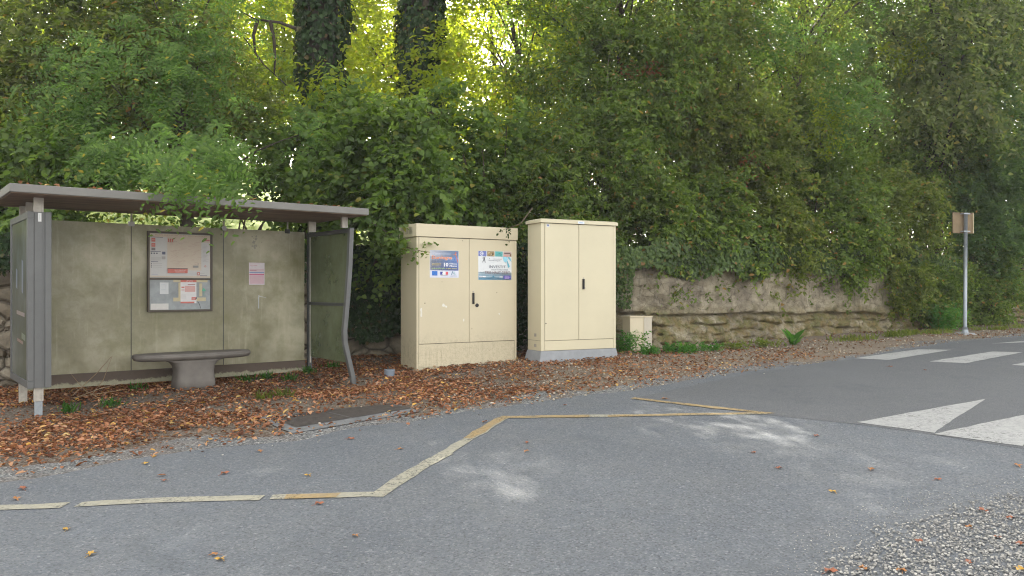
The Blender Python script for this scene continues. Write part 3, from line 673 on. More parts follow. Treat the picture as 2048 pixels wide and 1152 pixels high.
# ---- shrubs on top of the wall
gr = 'round leaved shrubs over the wall behind shelter and cabinets'
for px, Z, zc, rad, K, lb in ((60, 10.9, 1.0, (1.3, .55, .8), 26, 'round leaved shrub behind the poster case at the left end of the shelter'),
        (500, 12.6, .95, (1.5, .3, .55), 6, 'round leaved shrub arching over the middle of the shelter roof'),
        (660, 12.9, 1.9, (1.2, .6, 1.0), 24, 'round leaved shrub over the right end of the shelter roof'),
        (775, 11.9, 1.25, (1.0, .75, 1.3), 46, 'large round leaved shrub spilling down between the shelter and the left cabinet'),
        (930, 13.3, 1.7, (1.2, .7, 1.2), 40, 'round leaved shrub rising behind the left cabinet')):
    x = X_(px, Z)
    shrub('round_leaved_shrub', lb, 'shrub', (x, Z), 1.85, rad, int(K*1.7), .48, 17, 9, .095, .88, 'round', group=gr, cz=zc)
# sprig over the corner of the left cabinet
def overhang(label, pts, n, size, mat, seed, dens=.10, name='hanging_branch'):
    """one woody shoot with leaves along it; thing > stem, leaves"""
    P0 = Vector(pts[0]); root = empty(name, P0, label=label, cat='branch'); q = [Vector(p)-P0 for p in pts]
    mb = MB(); mb.tube(q, list(np.linspace(.010, .003, len(q))), 6, cap=False); mb.build('stem', M['twig'], root, smooth=True)
    t = rng.uniform(.15, 1, n)*(len(q)-1); O = np.array([q[int(min(k, len(q)-1.001))].lerp(q[int(min(k, len(q)-1.001))+1], k % 1) for k in t])+rng.normal(size=(n, 3))*dens
    D = nrm(rdir(n)+np.array([.2, -.5, -.1])); lf = Leafy(); lf.add(sprays(O, D, rng.uniform(.12, .26, n), 5, size, .85, .3)); lf.build('leaves', M[mat], root)
overhang('leafy branch reaching across the top left corner of the left cabinet', [(-2.7, 12.0, 2.6), (-2.0, 11.2, 2.45), (-1.62, 10.72, 2.22), (-1.45, 10.50, 2.08)], 46, .085, 'round', 1)
overhang('thin leafy shoot pointing at the left sticker of the old cabinet', [(-1.75, 10.9, 2.25), (-1.42, 10.48, 2.06), (-1.2, 10.42, 2.0), (-1.08, 10.46, 1.985)], 14, .05, 'round', 2, .02)
overhang('small dark twig drooping over the top right of the old cabinet', [(.3, 11.8, 2.7), (.12, 11.2, 2.42), (-.04, 11.2, 2.36), (-.12, 11.18, 2.34)], 9, .04, 'ivy', 3, .02)
vp = [at(1238, -20, 14.3), at(1226, 60, 14.3), at(1216, 130, 14.2), at(1214, 190, 14.2), at(1222, 235, 14.2), at(1206, 280, 14.2)]
vm = MB(); vm.tube([Vector(p)-vp[0] for p in vp], [.011]*6, 6, cap=False)
tag(vm.build('hanging_vine', flat('pale_vine', (.20, .17, .11), .8, var=.2), smooth=True, loc=vp[0]), label='long pale bare vine hanging before the trees above the taller cabinet', cat='vine')
gh = 'overgrown bushes along the top of the rock bank'
spots = [(1085, 13.1, .95, (.85, .5, 1.0), 'hedge', 'bush squeezed in behind the two beige cabinets'),
         (1170, 13.6, 1.6, (1.1, .6, 1.3), 'hedge', 'bush rising behind the taller cabinet'),
         (2030, 20.0, 2.4, (2.2, .9, 2.0), 'hedge', 'broad bush filling the right edge of the picture behind the bluish bush'),
         (1290, 13.7, 0.68, (1.0, .65, 1.1), 'hedge', 'dense bush just right of the taller cabinet'),
         (1400, 14.4, 0.78, (1.1, .65, 1.2), 'hedge', 'dense green bush over the pale part of the rock bank'),
         (1510, 15.0, 0.88, (1.2, .7, 1.3), 'hedge2', 'olive bush with brown stems over the middle of the rock bank'),
         (1640, 15.9, 0.98, (1.2, .75, 1.5), 'hedge', 'bush with yellow green tips over the right part of the rock bank'),
         (1760, 16.9, 0.88, (1.3, .8, 1.5), 'hedge2', 'bush above the end of the rock bank left of the sign'),
         (1990, 18.6, 1.4, (1.4, .8, 1.6), 'blueg', 'bluish bush right of the sign at the picture edge'),
         (1440, 15.2, 2.7, (1.3, .7, 1.0), 'hedge2', 'upper olive bush behind the green bush over the rock bank'),
         (1600, 16.8, 3.0, (1.4, .7, 1.1), 'hedge', 'tall bush below the top right robinia'),
         (1860, 18.8, 2.9, (1.6, .7, 1.2), 'hedge', 'tall bush directly behind the sign plate')]
for px, Z, zc, rad, mt, lb in spots:
    shrub('overgrown_bush', lb, 'bush', (X_(px, Z), Z), 1.75, rad, 105, .44, 16, 12, .080, .62, mt, group=gh, cz=zc)
# bushes that come down to the ground around the sign
for px, Z, rad, lb in ((1850, 17.5, (.95, .5, .95), 'bush hanging down to the verge just left of the sign pole'), (1955, 18.4, (1.1, .55, 1.1), 'bush hanging down to the verge just right of the sign pole')):
    shrub('overgrown_bush', lb, 'bush', (X_(px, Z), Z), .62, rad, 80, .40, 16, 12, .070, .6, 'hedge', group=gh, cz=rad[2]*.9)

# ---- ivy on the walls (nobody could count it)
def ivy_sheet():
    lf = Leafy()
    def patch(n, x0, x1, zf, size, mat_off=.03):
        x = rng.uniform(x0, x1, n); y = np.array([wall_y(v) for v in x]); lo, hi = zf(x)
        z = lo+(hi-lo)*rng.uniform(0, 1, n)**.8
        nz = np.array([noise.noise(Vector((a*1.5, 0, b*1.5))) for a, b in zip(x, z)])
        off = .08+.30*np.clip(nz+.3, 0, 1)+rng.uniform(0, .08, n)
        sl = np.gradient(np.array([wall_y(v) for v in x_s]), x_s); k = np.interp(x, x_s, sl); d = np.stack([np.ones(n), k], 1); d = d/np.linalg.norm(d, axis=1)[:, None]
        o = np.stack([d[:, 1], -d[:, 0], np.full(n, .3)], 1)
        P = np.stack([x, y, z], 1)+o*off[:, None]
        A = nrm(np.stack([rng.normal(size=n)*.6, rng.normal(size=n)*.3, -np.ones(n)], 1)+o*.4); sz = size*rng.uniform(.7, 1.25, n)
        return leaves(P, A, nrm(o+rng.normal(size=(n, 3))*.35), sz, sz*.9)
    x_s = np.linspace(-16, 24, 400)
    rag = lambda x, s: np.array([noise.fractal(Vector((float(v)*s, 5, 0)), 1, 2, 4) for v in x])
    a = Leafy(); a.add(patch(15000, -2.9, .6, lambda x: (.72+.22*rag(x, 1.6)-.25*(x > -1.2), np.full(len(x), 2.15)), .055))
    a.add(patch(5000, -9, -2.9, lambda x: (1.55+.25*rag(x, 1.1), np.full(len(x), 2.1)), .06))
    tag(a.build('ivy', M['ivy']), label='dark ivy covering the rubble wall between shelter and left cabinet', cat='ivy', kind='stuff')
    b = Leafy(); b.add(patch(11000, .6, 9.3, lambda x: (1.80+.20*rag(x, .9)-.12*np.exp(-((x-4)/1.5)**2), 2.25+.30*rag(x, 1.3)), .070))
    b.add(patch(9000, 8.3, 11.2, lambda x: (.65+.9*np.clip(.75-(x-8.3)*1.2, 0, 1)+.2*rag(x, 1.5), np.full(len(x), 2.2)), .055))
    b.add(patch(1500, 1.0, 1.9, lambda x: (1.2+.2*rag(x, 2), np.full(len(x), 1.9)), .05))
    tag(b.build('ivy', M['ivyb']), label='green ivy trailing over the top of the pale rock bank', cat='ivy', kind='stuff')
ivy_sheet()
# mixed undergrowth at the foot of the far bank and thin dead stems
# ------------------------------------------------------------------ bus shelter
UA = math.atan2(.629, .777)
F0 = Vector((-4.705, 7.70, 0))
sh = empty('bus_shelter', F0, UA, label='grey metal bus shelter with grimy glass back, flat roof and poster case', cat='bus shelter')
L_, D_ = 3.47, 1.22
# roof: flat slab with folded edge, its underside a panel of its own
rf = MB(); rf.box(-.185, 3.56, -.30, 1.27, 2.405, 2.485); rf.build('roof', M['roof_edge'], sh, bevel=.006)
sf = MB(); sf.box(-.165, 3.54, -.28, 1.25, 2.398, 2.4045); sf.build('soffit', M['soffit'], sh)
# posts (aluminium stubs between case / panels and the roof, legs below)
def post(x, y, z0, z1, w=.062, d=.062, m='alu', name='post'):
    p = MB(); p.box(x-w/2, x+w/2, y-d/2, y+d/2, z0, z1); p.box(x-w/2-.004, x-w/2+.012, y-d/2-.005, y-d/2, z0, z1); p.box(x+w/2-.012, x+w/2+.004, y-d/2-.005, y-d/2, z0, z1)
    return p.build(name, M[m], sh)
def lz(x, y):   # ground height at a local point
    c, s = math.cos(UA), math.sin(UA); return float(gz(F0.x+c*x-s*y, F0.y+s*x+c*y))
post(.10, .07, 2.258, 2.398, .075); post(.10, .07, lz(.1, .07)+.16, .529, .075); post(.10, .07, lz(.1, .07)-.03, lz(.1, .07)+.158, .06, .05, 'galv', 'post_foot')
post(.10, .62, 2.258, 2.398); post(.10, 1.08, lz(.1, 1.08)-.02, .529, .07); post(.10, 1.08, 2.258, 2.398)
post(3.40, .05, 2.262, 2.398, .065, .05); post(3.40, .98, 2.262, 2.398, .09, .05)
# poster case
case = MB()
case.box(0, .055, 0, D_, .529, .60); case.box(0, .055, 0, D_, 2.19, 2.257); case.box(0, .055, 0, .07, .60, 2.19); case.box(0, .055, D_-.07, D_, .60, 2.19)
case.box(.150, .205, 0, D_, .529, 2.257)
case.build('poster_case_frame', M['steel'], sh, bevel=.004)
ch = MB(); ch.box(.0585, .1465, .006, D_-.004, .531, 2.255); ch.box(.128, .132, .002, .0055, .531, 2.255); cho = ch.build('poster_case_channel', M['steel'], sh)
pl = Decal(); pl.rect(.088, 2.16, .118, 2.245, M['white']); pl.rect(.099, 2.18, .101, 2.23, ink(.3, .3, .3)); pl.build('label_plate', cho, (0, -.0, 0))
gp_ = MB(); gp_.box(.010, .016, .07, D_-.07, .60, 2.19); cg = gp_.build('poster_pane', M['glass_case'], sh)
pst = MB(); pst.box(.0175, .020, .09, D_-.09, .62, 2.17); pst.build('poster_sheet', flat('faded_poster_paper', (.20, .23, .22), .6, var=.3, scale=3), sh)
# muted colour blocks on the outer pane (seen at a grazing angle)
fp = MB(); mats = [ink(.15, .17, .19), ink(.24, .20, .17), ink(.27, .285, .28), ink(.14, .17, .10), ink(.22, .15, .11)]
for y0, y1, z0, z1, mi in ((.35, .45, 1.45, 1.8, 0), (.75, .85, 1.5, 1.72, 0), (.25, .80, 1.22, 1.28, 1), (.2, .45, .98, 1.06, 3), (.35, .75, .94, .99, 4)):
    fp.add([(.0085, y0, z0), (.0085, y1, z0+.02), (.0085, y1, z1), (.0085, y0, z1-.02)], [(0, 3, 2, 1)], mi)
fp.build('pane_blocks', mats, cg)
# back panes
pane_x = [(.206, 1.217), (1.227, 2.305), (2.315, 3.405)]
for a, b in pane_x:
    p = MB(); p.box(a, b, D_-.004, D_+.004, .535, 2.272); p.build('back_pane', M['glass'], sh)
for x in (1.222, 2.310):
    p = MB(); p.box(x-.0035, x+.0035, D_-.003, D_+.003, .535, 2.27); p.build('pane_joint', M['steel_dark'], sh)
ft = MB(); ft.frustum((.15, 3.40, D_-.055, D_+.045), (.15, 3.40, D_-.035, D_+.045), .385, .534)
ft.build('foot_rail', M['foot'], sh)
# clips and hangers between panes and roof
for x in (1.222, 2.310, 3.16):
    c = MB(); c.box(x-.032, x+.032, D_-.028, D_+.012, 2.245, 2.300); c.tube([(x-.001, D_-.035, 2.262), (x-.001, D_-.028, 2.262)], .011, 10)
    cl = c.build('glass_clip', M['white'] if x < 3 else M['steel_dark'], sh, bevel=.003)
    h = MB(); h.tube([(x, D_-.014, 2.296), (x, D_-.014, 2.40)], .012, 8); h.build('hanger', M['alu'], sh)
# right side screen with its bent front post
sp_ = MB(); sp_.box(L_-.03, L_+.025, D_-.05, D_, lz(L_, D_)-.02, 2.27); sp_.build('rear_upright', M['steel_dark'], sh)
sp2 = MB(); sp2.box(L_-.014, L_+.004, D_-.0655, D_-.0515, .50, 2.20); sp2.build('glass_channel', M['alu'], sh)
bt = MB(); zb = lz(L_, 0)-.02
def sect(y, z, x=L_, w=.058, d=.062): return [(x-w/2, y-d/2, z), (x+w/2, y-d/2, z), (x+w/2, y+d/2, z), (x-w/2, y+d/2, z)]
secs = [(-.005, zb, L_+.03), (-.005, zb+.12, L_+.02), (.015, .82, L_-.075), (.01, .98, L_-.085), (.0, 1.4, L_-.05), (0, 1.8, L_-.02), (0, 2.262, L_)]
vs = []; fs = []
for i, (y, z, x) in enumerate(secs):
    vs += sect(y, z, x)
    if i:
        b = (i-1)*4
        for k in range(4): fs.append((b+k, b+(k+1) % 4, b+4+(k+1) % 4, b+4+k))
fs += [(3, 2, 1, 0), tuple(len(vs)-4+k for k in range(4))]
bt.add(vs, fs); bt.build('bent_front_post', M['steel'], sh, bevel=.006)
tr = MB(); tr.box(L_-.022, L_+.018, .032, D_-.0505, 2.205, 2.255); tr.build('top_rail', M['steel_dark'], sh)
md = MB(); md.box(L_-.035, L_-.015, .05, D_-.07, 1.285, 1.325); md.build('middle_rail', M['steel_dark'], sh)
gs = MB(); nseg = 8
for i in range(nseg):
    z0, z1 = .585+(2.20-.585)*i/nseg, .585+(2.20-.585)*(i+1)/nseg
    f = lambda z: float(np.interp(z, [.585, .98, 1.6, 2.2], [-.05, -.055, -.02, 0]))
    gs.add([(L_+f(z0), .04, z0), (L_-.002, D_-.052, z0), (L_-.002, D_-.052, z1), (L_+f(z1), .04, z1), (L_+f(z0)+.006, .04, z0), (L_+.004, D_-.052, z0), (L_+.004, D_-.052, z1), (L_+f(z1)+.006, .04, z1)], [(0, 1, 2, 3), (7, 6, 5, 4)])
gs.build('side_pane', M['glass_side'], sh)
# notice board
nb = MB(); x0, x1, z0, z1 = 1.395, 2.159, 1.225, 2.198; yb = D_-.045
nb.box(x0, x0+.022, yb-.006, D_-.005, z0, z1); nb.box(x1-.022, x1, yb-.006, D_-.005, z0, z1)
nb.box(x0+.0225, x1-.0225, yb-.006, D_-.005, z0, z0+.022); nb.box(x0+.0225, x1-.0225, yb-.006, D_-.005, z1-.022, z1); nb.box(x0+.0225, x1-.0225, yb-.004, D_-.005, 1.612, 1.634)
nbo = nb.build('notice_board_frame', flat('bronze_frame', (.085, .068, .052), .5, var=.15), sh, bevel=.002)
bk = MB(); bk.box(x0+.0228, x1-.0228, yb+.012, D_-.006, z0+.0225, z1-.0225); bk.build('backing', flat('scuffed_board', (.30, .32, .335), .6, var=.22, scale=7), nbo)
W_, H_ = x1-x0-.05, .53
mp = Decal(); cream = flat('map_paper', (.58, .50, .42), .6, var=.07, scale=2); side_c = flat('map_margin_paper', (.56, .55, .55), .6, var=.03)
red = ink(.55, .16, .13); dk = ink(.10, .10, .14); gy = ink(.38, .36, .36); lt = ink(.62, .60, .60); pk = ink(.50, .36, .32)
mp.rect(0, 0, W_, H_, cream); mp.rect(.006, .02, .20, H_-.04, side_c); mp.rect(W_-.11, .06, W_-.006, H_-.09, side_c)
mp.rect(.006, .02, W_-.006, .09, side_c)
mp.text('PLAN DE LA VILLE ET TRANSPORTS', .06, H_-.022, W_-.04, H_-.010, ink(.45, .30, .18))
mp.rect(.01, H_-.047, .15, H_-.041, dk)
for i in range(2): mp.rect(.018, H_-.10-.062*i, .063, H_-.055-.062*i, red); mp.rect(.024, H_-.08-.062*i, .058, H_-.076-.062*i, lt)
mp.rect(.018, H_-.205, .063, H_-.172, ink(.22, .2, .2)); mp.rect(.008, H_-.222, .125, H_-.216, dk)
mp.rect(.14, H_-.252, .178, H_-.218, ink(.10, .11, .18)); mp.rect(.135, H_-.31, .178, H_-.275, gy)
for i in range(3): mp.rect(.012+.03*i, H_-.248, .028+.03*i, H_-.232, dk)
mp.rect(.012, H_-.345, .095, H_-.338, dk)
for i in range(3): mp.disc(.018, H_-.362-.022*i, .006, dk); mp.rect(.032, H_-.364-.022*i, .14, H_-.361-.022*i, gy)
for i in range(4): mp.rect(.012, H_-.29-.011*i, .125, H_-.287-.011*i, gy)
for i in range(3):   # three red arcs
    r = .030; cx0, cz0 = .200+.022*i, H_-.078
    a = [(cx0+r*math.cos(t)*.7, cz0+r*math.sin(t)) for t in np.linspace(-.9, .9, 7)]; b = [(cx0-.008+r*.8*math.cos(t)*.7, cz0+r*.8*math.sin(t)) for t in np.linspace(.9, -.9, 7)]
    for q in range(6): mp.poly([a[q], a[q+1], b[5-q], b[6-q]], red)
mp.text('bus', .262, H_-.098, .312, H_-.082, ink(.4, .3, .28), shear=.3)
rr = random.Random(4)
for i in range(30):
    x, z = rr.uniform(.22, .55), rr.uniform(.14, .44); a = rr.uniform(-.6, .6); l = rr.uniform(.03, .12); dx, dz = math.cos(a)*l, math.sin(a)*l
    mp.poly([(x, z), (x+dx, z+dz), (x+dx-.001, z+dz+.0022), (x-.001, z+.0022)], pk)
for i in range(34):
    x, z = rr.uniform(.22, .56), rr.uniform(.12, .45); mp.rect(x, z, x+rr.uniform(.02, .05), z+.003, pk, up=False)
mp.rect(.20, .054, .435, .106, red); mp.rect(.20, .108, .435, .116, ink(.16, .14, .14)); mp.text('ALLO TRANSPORTS', .28, .083, .42, .095, lt); mp.rect(.29, .066, .40, .071, lt)
mp.rect(.50, .125, .565, .15, ink(.3, .3, .3)); mp.rect(W_-.072, H_-.072, W_-.012, H_-.053, ink(.5, .2, .2)); mp.rect(.558, .155, .562, .18, dk)
mp.disc(.648, .143, .012, ink(.62, .25, .2)); mp.disc(.648, .143, .006, side_c)
mp.rect(.552, .03, .58, .07, red); mp.rect(.560, .04, .572, .062, lt); mp.rect(.583, .022, .67, .028, dk); mp.rect(.583, .05, .64, .053, gy)
for i in range(14): mp.rect(W_-.10, .20+.016*i, W_-.10+rr.uniform(.04, .08), .2025+.016*i, gy)
mp.rect(.015, .035, .09, .038, ink(.3, .3, .5)); mp.rect(.20, .045, .55, .047, ink(.35, .4, .55))
mp.build('network_map_poster', nbo, (x0+.025, yb+.009, 1.640))
lo = Decal(); paper = ink(.60, .61, .63); tape = ink(.52, .45, .30)
lo.rect(.115, .19, .215, .33, paper); lo.rect(.13, .24, .18, .305, ink(.48, .52, .56)); lo.rect(.13, .245, .178, .30, paper)
lo.rect(.01, .0, .215, .075, ink(.60, .58, .56)); lo.rect(.27, .335, .68, .37, tape); lo.rect(.27, .10, .66, .145, tape); lo.rect(.33, .13, .40, .33, tape); lo.rect(.58, .16, .615, .32, tape)
lo.rect(.355, .075, .545, .365, ink(.66, .64, .65)); lo.rect(.355, .335, .545, .365, red); lo.text('AVIS', .42, .343, .50, .358, lt); lo.rect(.355, .075, .52, .095, red)
lo.rect(.405, .215, .53, .29, ink(.60, .36, .34)); lo.rect(.365, .265, .40, .28, red); lo.rect(.365, .235, .40, .243, red); lo.rect(.44, .303, .53, .31, ink(.3, .1, .1))
for i in range(5): lo.rect(.363, .185-.014*i, .42, .187-.014*i, gy)
lo.rect(.485, .115, .54, .150, red); lo.rect(.495, .125, .53, .131, lt); lo.poly([(.545, .155), (.55, .13), (.525, .12)], dk)
gn = ink(.12, .42, .28); lo.rect(.632, .17, .638, .23, gn); lo.poly([(.61, .225), (.66, .225), (.645, .25), (.63, .265), (.617, .248)], gn)
lo.poly([(.56, .10), (.585, .06), (.60, .005), (.595, .005), (.578, .06), (.556, .095)], ink(.08, .08, .08)); lo.rect(.30, .005, .302, .09, gy); lo.rect(.49, .005, .492, .07, gy)
lo.build('pinned_notice', nbo, (x0+.025, yb+.009, z0+.024))
# pink A4 timetable on the right pane
a4 = Decal(); pw, ph = .208, .288; a4.rect(0, 0, pw, ph, ink(.64, .58, .62)); a4.rect(.008, .012, pw-.008, .125, ink(.62, .44, .50)); a4.rect(.008, .172, pw-.008, .208, ink(.60, .46, .50))
a4.rect(.006, .152, pw-.006, .166, ink(.22, .30, .50)); a4.rect(.006, .126, pw-.006, .142, ink(.55, .14, .24)); a4.rect(.008, .182, .10, .19, ink(.5, .2, .26))
a4.text('NOS HORAIRES', .02, .245, .11, .257, ink(.50, .12, .2)); a4.text('a la rentree', .03, .228, .10, .237, ink(.5, .3, .35))
for i in range(8): a4.rect(.012, .02+.0125*i, pw-.014, .0225+.0125*i, ink(.58, .36, .42), up=False)
for i in range(4): a4.rect(.012, .196+.009*i if i < 1 else .262+.006*i, pw-.06, .198+.009*i if i < 1 else .2635+.006*i, ink(.56, .42, .48), up=False)
a4.build('timetable_sheet', sh, (2.639, D_-.0045, 1.556))
# pale scrapes left on the glass
sc_ = Decal(); wm = ink(.50, .50, .45)
sc_.rect(2.765, 1.245, 2.774, 1.42, ink(.55, .6, .62)); sc_.poly([(2.765, 1.40), (2.87, 1.385), (2.87, 1.378), (2.765, 1.418)], ink(.5, .5, .46))
for i in range(26):
    x, z = rr.gauss(2.73, .035), rr.uniform(1.98, 2.20); s_ = rr.uniform(.004, .018); an = rr.uniform(0, 3)
    sc_.poly([(x+s_*math.cos(an+t)*(1 if k % 2 else .5), z+s_*math.sin(an+t)) for k, t in enumerate(np.linspace(0, 5.2, 6))], ink(.30, .29, .22))
sc_.build('tape_residue', sh, (0, D_-.0045, 0))

# bench
BX, BY = gp(387, 776); bz_ = float(gz(BX, BY))
bn = empty('bench', (BX, BY, bz_), UA, label='grey brown bench with a long rounded seat on one flared pedestal inside the shelter', cat='bench')
def oval(hx_, hy_, z, n=28, e=2.6):
    return [(hx_*math.copysign(abs(math.cos(t))**(2/e), math.cos(t)), hy_*math.copysign(abs(math.sin(t))**(2/e), math.sin(t)), z) for t in np.linspace(0, 2*math.pi, n, endpoint=False)]
def lathe(mb, rings, n=28):
    vs = [v for r in rings for v in r]; fs = []
    for i in range(len(rings)-1):
        for k in range(n): fs.append((i*n+k, i*n+(k+1) % n, (i+1)*n+(k+1) % n, (i+1)*n+k))
    fs += [tuple(reversed(range(n))), tuple((len(rings)-1)*n+k for k in range(n))]
    mb.add(vs, fs)
s_ = MB(); hz_ = .43
lathe(s_, [oval(.60, .14, hz_-.085), oval(.66, .19, hz_-.072), oval(.68, .21, hz_-.040), oval(.68, .21, hz_-.028), oval(.672, .203, hz_-.024), oval(.68, .21, hz_-.018), oval(.665, .195, hz_-.003), oval(.62, .15, hz_)])
s_.build('seat', M['bench'], bn, smooth=True)
p_ = MB(); lathe(p_, [oval(.235, .16, -.03, e=5), oval(.228, .155, .10, e=5), oval(.215, .15, .20, e=5), oval(.225, .15, .27, e=4.5), oval(.27, .155, .32, e=4), oval(.36, .16, .347, e=3.5)])
p_.build('pedestal', M['bench'], bn, smooth=True)

# ------------------------------------------------------------------ cabinets
def cabinet1():
    loc = Vector((-1.276, 10.6, .455)); W, H, D = 1.60, 1.93, .52
    c = empty('utility_cabinet', loc, R(33), label='older dirty beige street cabinet with two stickers and grime along its foot', cat='cabinet')
    c.location.z = .447; zh = H-.175; zl = .315
    b = MB(); b.box(.012, W-.012, .012, D, -.06, zh); b.build('body', M['cab1'], c, bevel=.004)
    hd = MB(); hd.box(-.012, W+.012, -.018, D+.012, zh+.002, H); 
    ho = hd.build('hood', M['cab1'], c, bevel=.005)
    v = MB()
    for k in range(7):
        for q in range(3): v.box(-.0145, -.0125, .10+q*.13, .20+q*.13, zh+.050+k*.013, zh+.0535+k*.013)
    v.build('vent_slot', M['steel_dark'], ho)
    lp = MB(); lp.box(.035, W-.035, .002, .0115, .0, zl-.006); lp.build('foot_panel', M['cab1'], c, bevel=.002)
    for xa in (0, W-.0315): tr_ = MB(); tr_.box(xa, xa+.0315, 0, .0112, -.05, zh-.004); tr_.build('corner_trim', M['cab1'], c, bevel=.002)
    gm = MB(); gm.box(.03, W-.03, .0085, .0118, zl-.007, zh); gm.build('door_seal', M['steel_dark'], c)
    m = .808
    for a, e in ((.035, m-.003), (m+.003, W-.035)):
        d = MB(); d.box(a, e, -.006, .0082, zl, zh-.006); do = d.build('door', M['cab1'], c, bevel=.003)
    h = MB(); h.box(.856, .886, -.022, -.0065, .845, 1.0); h.box(.862, .880, -.030, -.0225, .85, .99)
    h.build('handle', M['black'], do, bevel=.003)
    kb = MB(); kb.tube([(.872, -.0065, 1.018), (.872, -.013, 1.018)], .010, 10); kb.build('keyhole_cover', M['alu'], do)
    lk = MB(); lk.tube([(.932, -.0062, .825), (.932, -.014, .825)], .026, 18); lk.tube([(.932, -.014, .825), (.932, -.018, .825)], .014, 12); lk.build('lock', M['black'], do)
    # left sticker
    s = Decal(); w_, h_ = .446, .372; blue = ink(.20, .36, .66); mid = ink(.15, .26, .58); dkb = ink(.09, .11, .36)
    s.rect(0, 0, w_, h_, ink(.60, .62, .72))
    for i in range(10):
        t = i/9; col = ink(round(.26-.17*t, 3), round(.44-.31*t, 3), round(.74-.36*t, 3)); s.rect(.006, .098+(9-i)*.027, w_-.004, .098+(10-i)*.027+.0003, col, up=False)
    wt = ink(.72, .72, .74)
    s.text('Conseil General', .05, .312, .33, .342, ink(.62, .66, .8), shear=.35)
    s.text('Dordogne', .029, .235, .345, .300, ink(.78, .70, .66), bold=.045); s.text('Dordogne', .032, .238, .342, .297, ink(.62, .17, .07), bold=.02)
    s.text('INVESTIT', .035, .165, .175, .195, ink(.62, .50, .16)); s.text('10', .215, .150, .285, .205, wt, bold=.04)
    s.text('millions', .295, .182, .415, .200, wt, bold=.03); s.text("d'Euros", .295, .150, .415, .174, wt, bold=.03)
    s.text('pour le haut debit', .035, .112, .235, .134, ink(.38, .58, .22), bold=.02); s.text('et plus encore', .245, .112, .42, .134, ink(.66, .62, .16), bold=.02)
    # running figure
    s.poly([(.385, .335), (.400, .330), (.430, .24), (.428, .20), (.412, .26)], ink(.62, .18, .12)); s.poly([(.345, .322), (.40, .328), (.41, .318), (.385, .314)], ink(.66, .3, .2)); s.poly([(.405, .325), (.42, .352), (.412, .352), (.398, .33)], ink(.4, .14, .3)); s.poly([(.40, .28), (.375, .235), (.368, .238), (.392, .285)], ink(.15, .18, .5)); s.disc(.392, .342, .008, ink(.62, .18, .12))
    s.text('DORDOGNE', .33, .212, .405, .222, ink(.12, .14, .4))
    s.rect(.033, .028, .115, .088, ink(.03, .16, .55))
    for i in range(12): a = i*math.pi/6; s.rect(.074+.021*math.cos(a)-.0018, .058+.021*math.sin(a)-.0018, .074+.021*math.cos(a)+.0018, .058+.021*math.sin(a)+.0018, ink(.6, .6, .12), up=False)
    s.rect(.158, .040, .20, .080, ink(.06, .07, .32)); s.rect(.20, .040, .24, .080, wt, up=False); s.rect(.24, .040, .278, .080, ink(.62, .10, .12), up=False)
    s.poly([(.196, .040), (.188, .055), (.20, .080), (.212, .080), (.218, .06), (.208, .040)], wt); s.rect(.158, .026, .278, .029, gy); s.rect(.165, .031, .27, .033, gy)
    s.poly([(.325, .04), (.337, .04), (.348, .075), (.357, .052), (.364, .052), (.352, .088), (.344, .088)], ink(.12, .25, .35)); s.poly([(.366, .088), (.372, .088), (.388, .046), (.396, .046), (.396, .04), (.380, .04)], ink(.30, .55, .55))
    s.text('AQUITAINE', .315, .016, .415, .030, ink(.25, .28, .40))
    s.build('sticker', c, (.194, -.0064, 1.208))
    # right sticker
    s = Decal(); w_, h_ = .556, .408
    s.rect(0, 0, w_, h_, ink(.66, .68, .70)); 
    for i in range(12):
        t = i/11; s.rect(.003, .10-.009*i, w_-.003, .1095-.009*i if i == 0 else .1093-.009*i, ink(round(.50-.42*t, 3), round(.62-.32*t, 3), round(.70-.20*t, 3)), up=False)
    s.rect(.003, h_-.075, .135, h_-.002, ink(.14, .17, .42)); s.disc(.055, h_-.038, .030, wt, 18); s.disc(.055, h_-.038, .022, ink(.14, .17, .42), 18); s.disc(.055, h_-.038, .012, wt, 14); s.disc(.055, h_-.038, .005, ink(.14, .17, .42)); s.rect(.066, h_-.05, .072, h_-.026, wt)
    s.rect(.145, h_-.075, .268, h_-.002, ink(.30, .22, .12)); s.rect(.278, h_-.075, .405, h_-.002, ink(.10, .38, .38)); s.rect(.415, h_-.075, w_-.003, h_-.002, ink(.48, .36, .34))
    q = random.Random(2)
    for i in range(16): x = q.uniform(.15, .245); z = h_-q.uniform(.02, .068); s.rect(x, z, x+.018, z+.012, ink(*q.choice([(.55, .42, .18), (.14, .09, .05), (.6, .5, .4)])), up=False)
    for i in range(8): x = q.uniform(.28, .37); z = h_-q.uniform(.02, .068); s.rect(x, z, x+.03, z+.006, ink(*q.choice([(.25, .6, .55), (.05, .2, .2)])))
    s.rect(.43, h_-.035, .53, h_-.018, ink(.14, .1, .1)); s.rect(.42, h_-.07, .50, h_-.052, ink(.6, .3, .28)); s.poly([(.52, h_-.065), (.55, h_-.07), (.55, h_-.03), (.535, h_-.025)], ink(.2, .12, .08))
    gk = ink(.16, .16, .18)
    s.poly([(.108, h_-.075), (.116, h_-.077), (.106, h_-.115), (.118, h_-.165), (.110, h_-.168), (.096, h_-.125), (.07, h_-.163), (.064, h_-.160), (.090, h_-.108), (.062, h_-.104), (.062, h_-.098), (.095, h_-.098)], gk); s.disc(.088, h_-.088, .007, gk)
    for i in range(18): a = i*math.pi/9; s.rect(.09+.06*math.cos(a), h_-.125+.052*math.sin(a), .096+.06*math.cos(a), h_-.122+.052*math.sin(a), ink(.5, .5, .5), up=False)
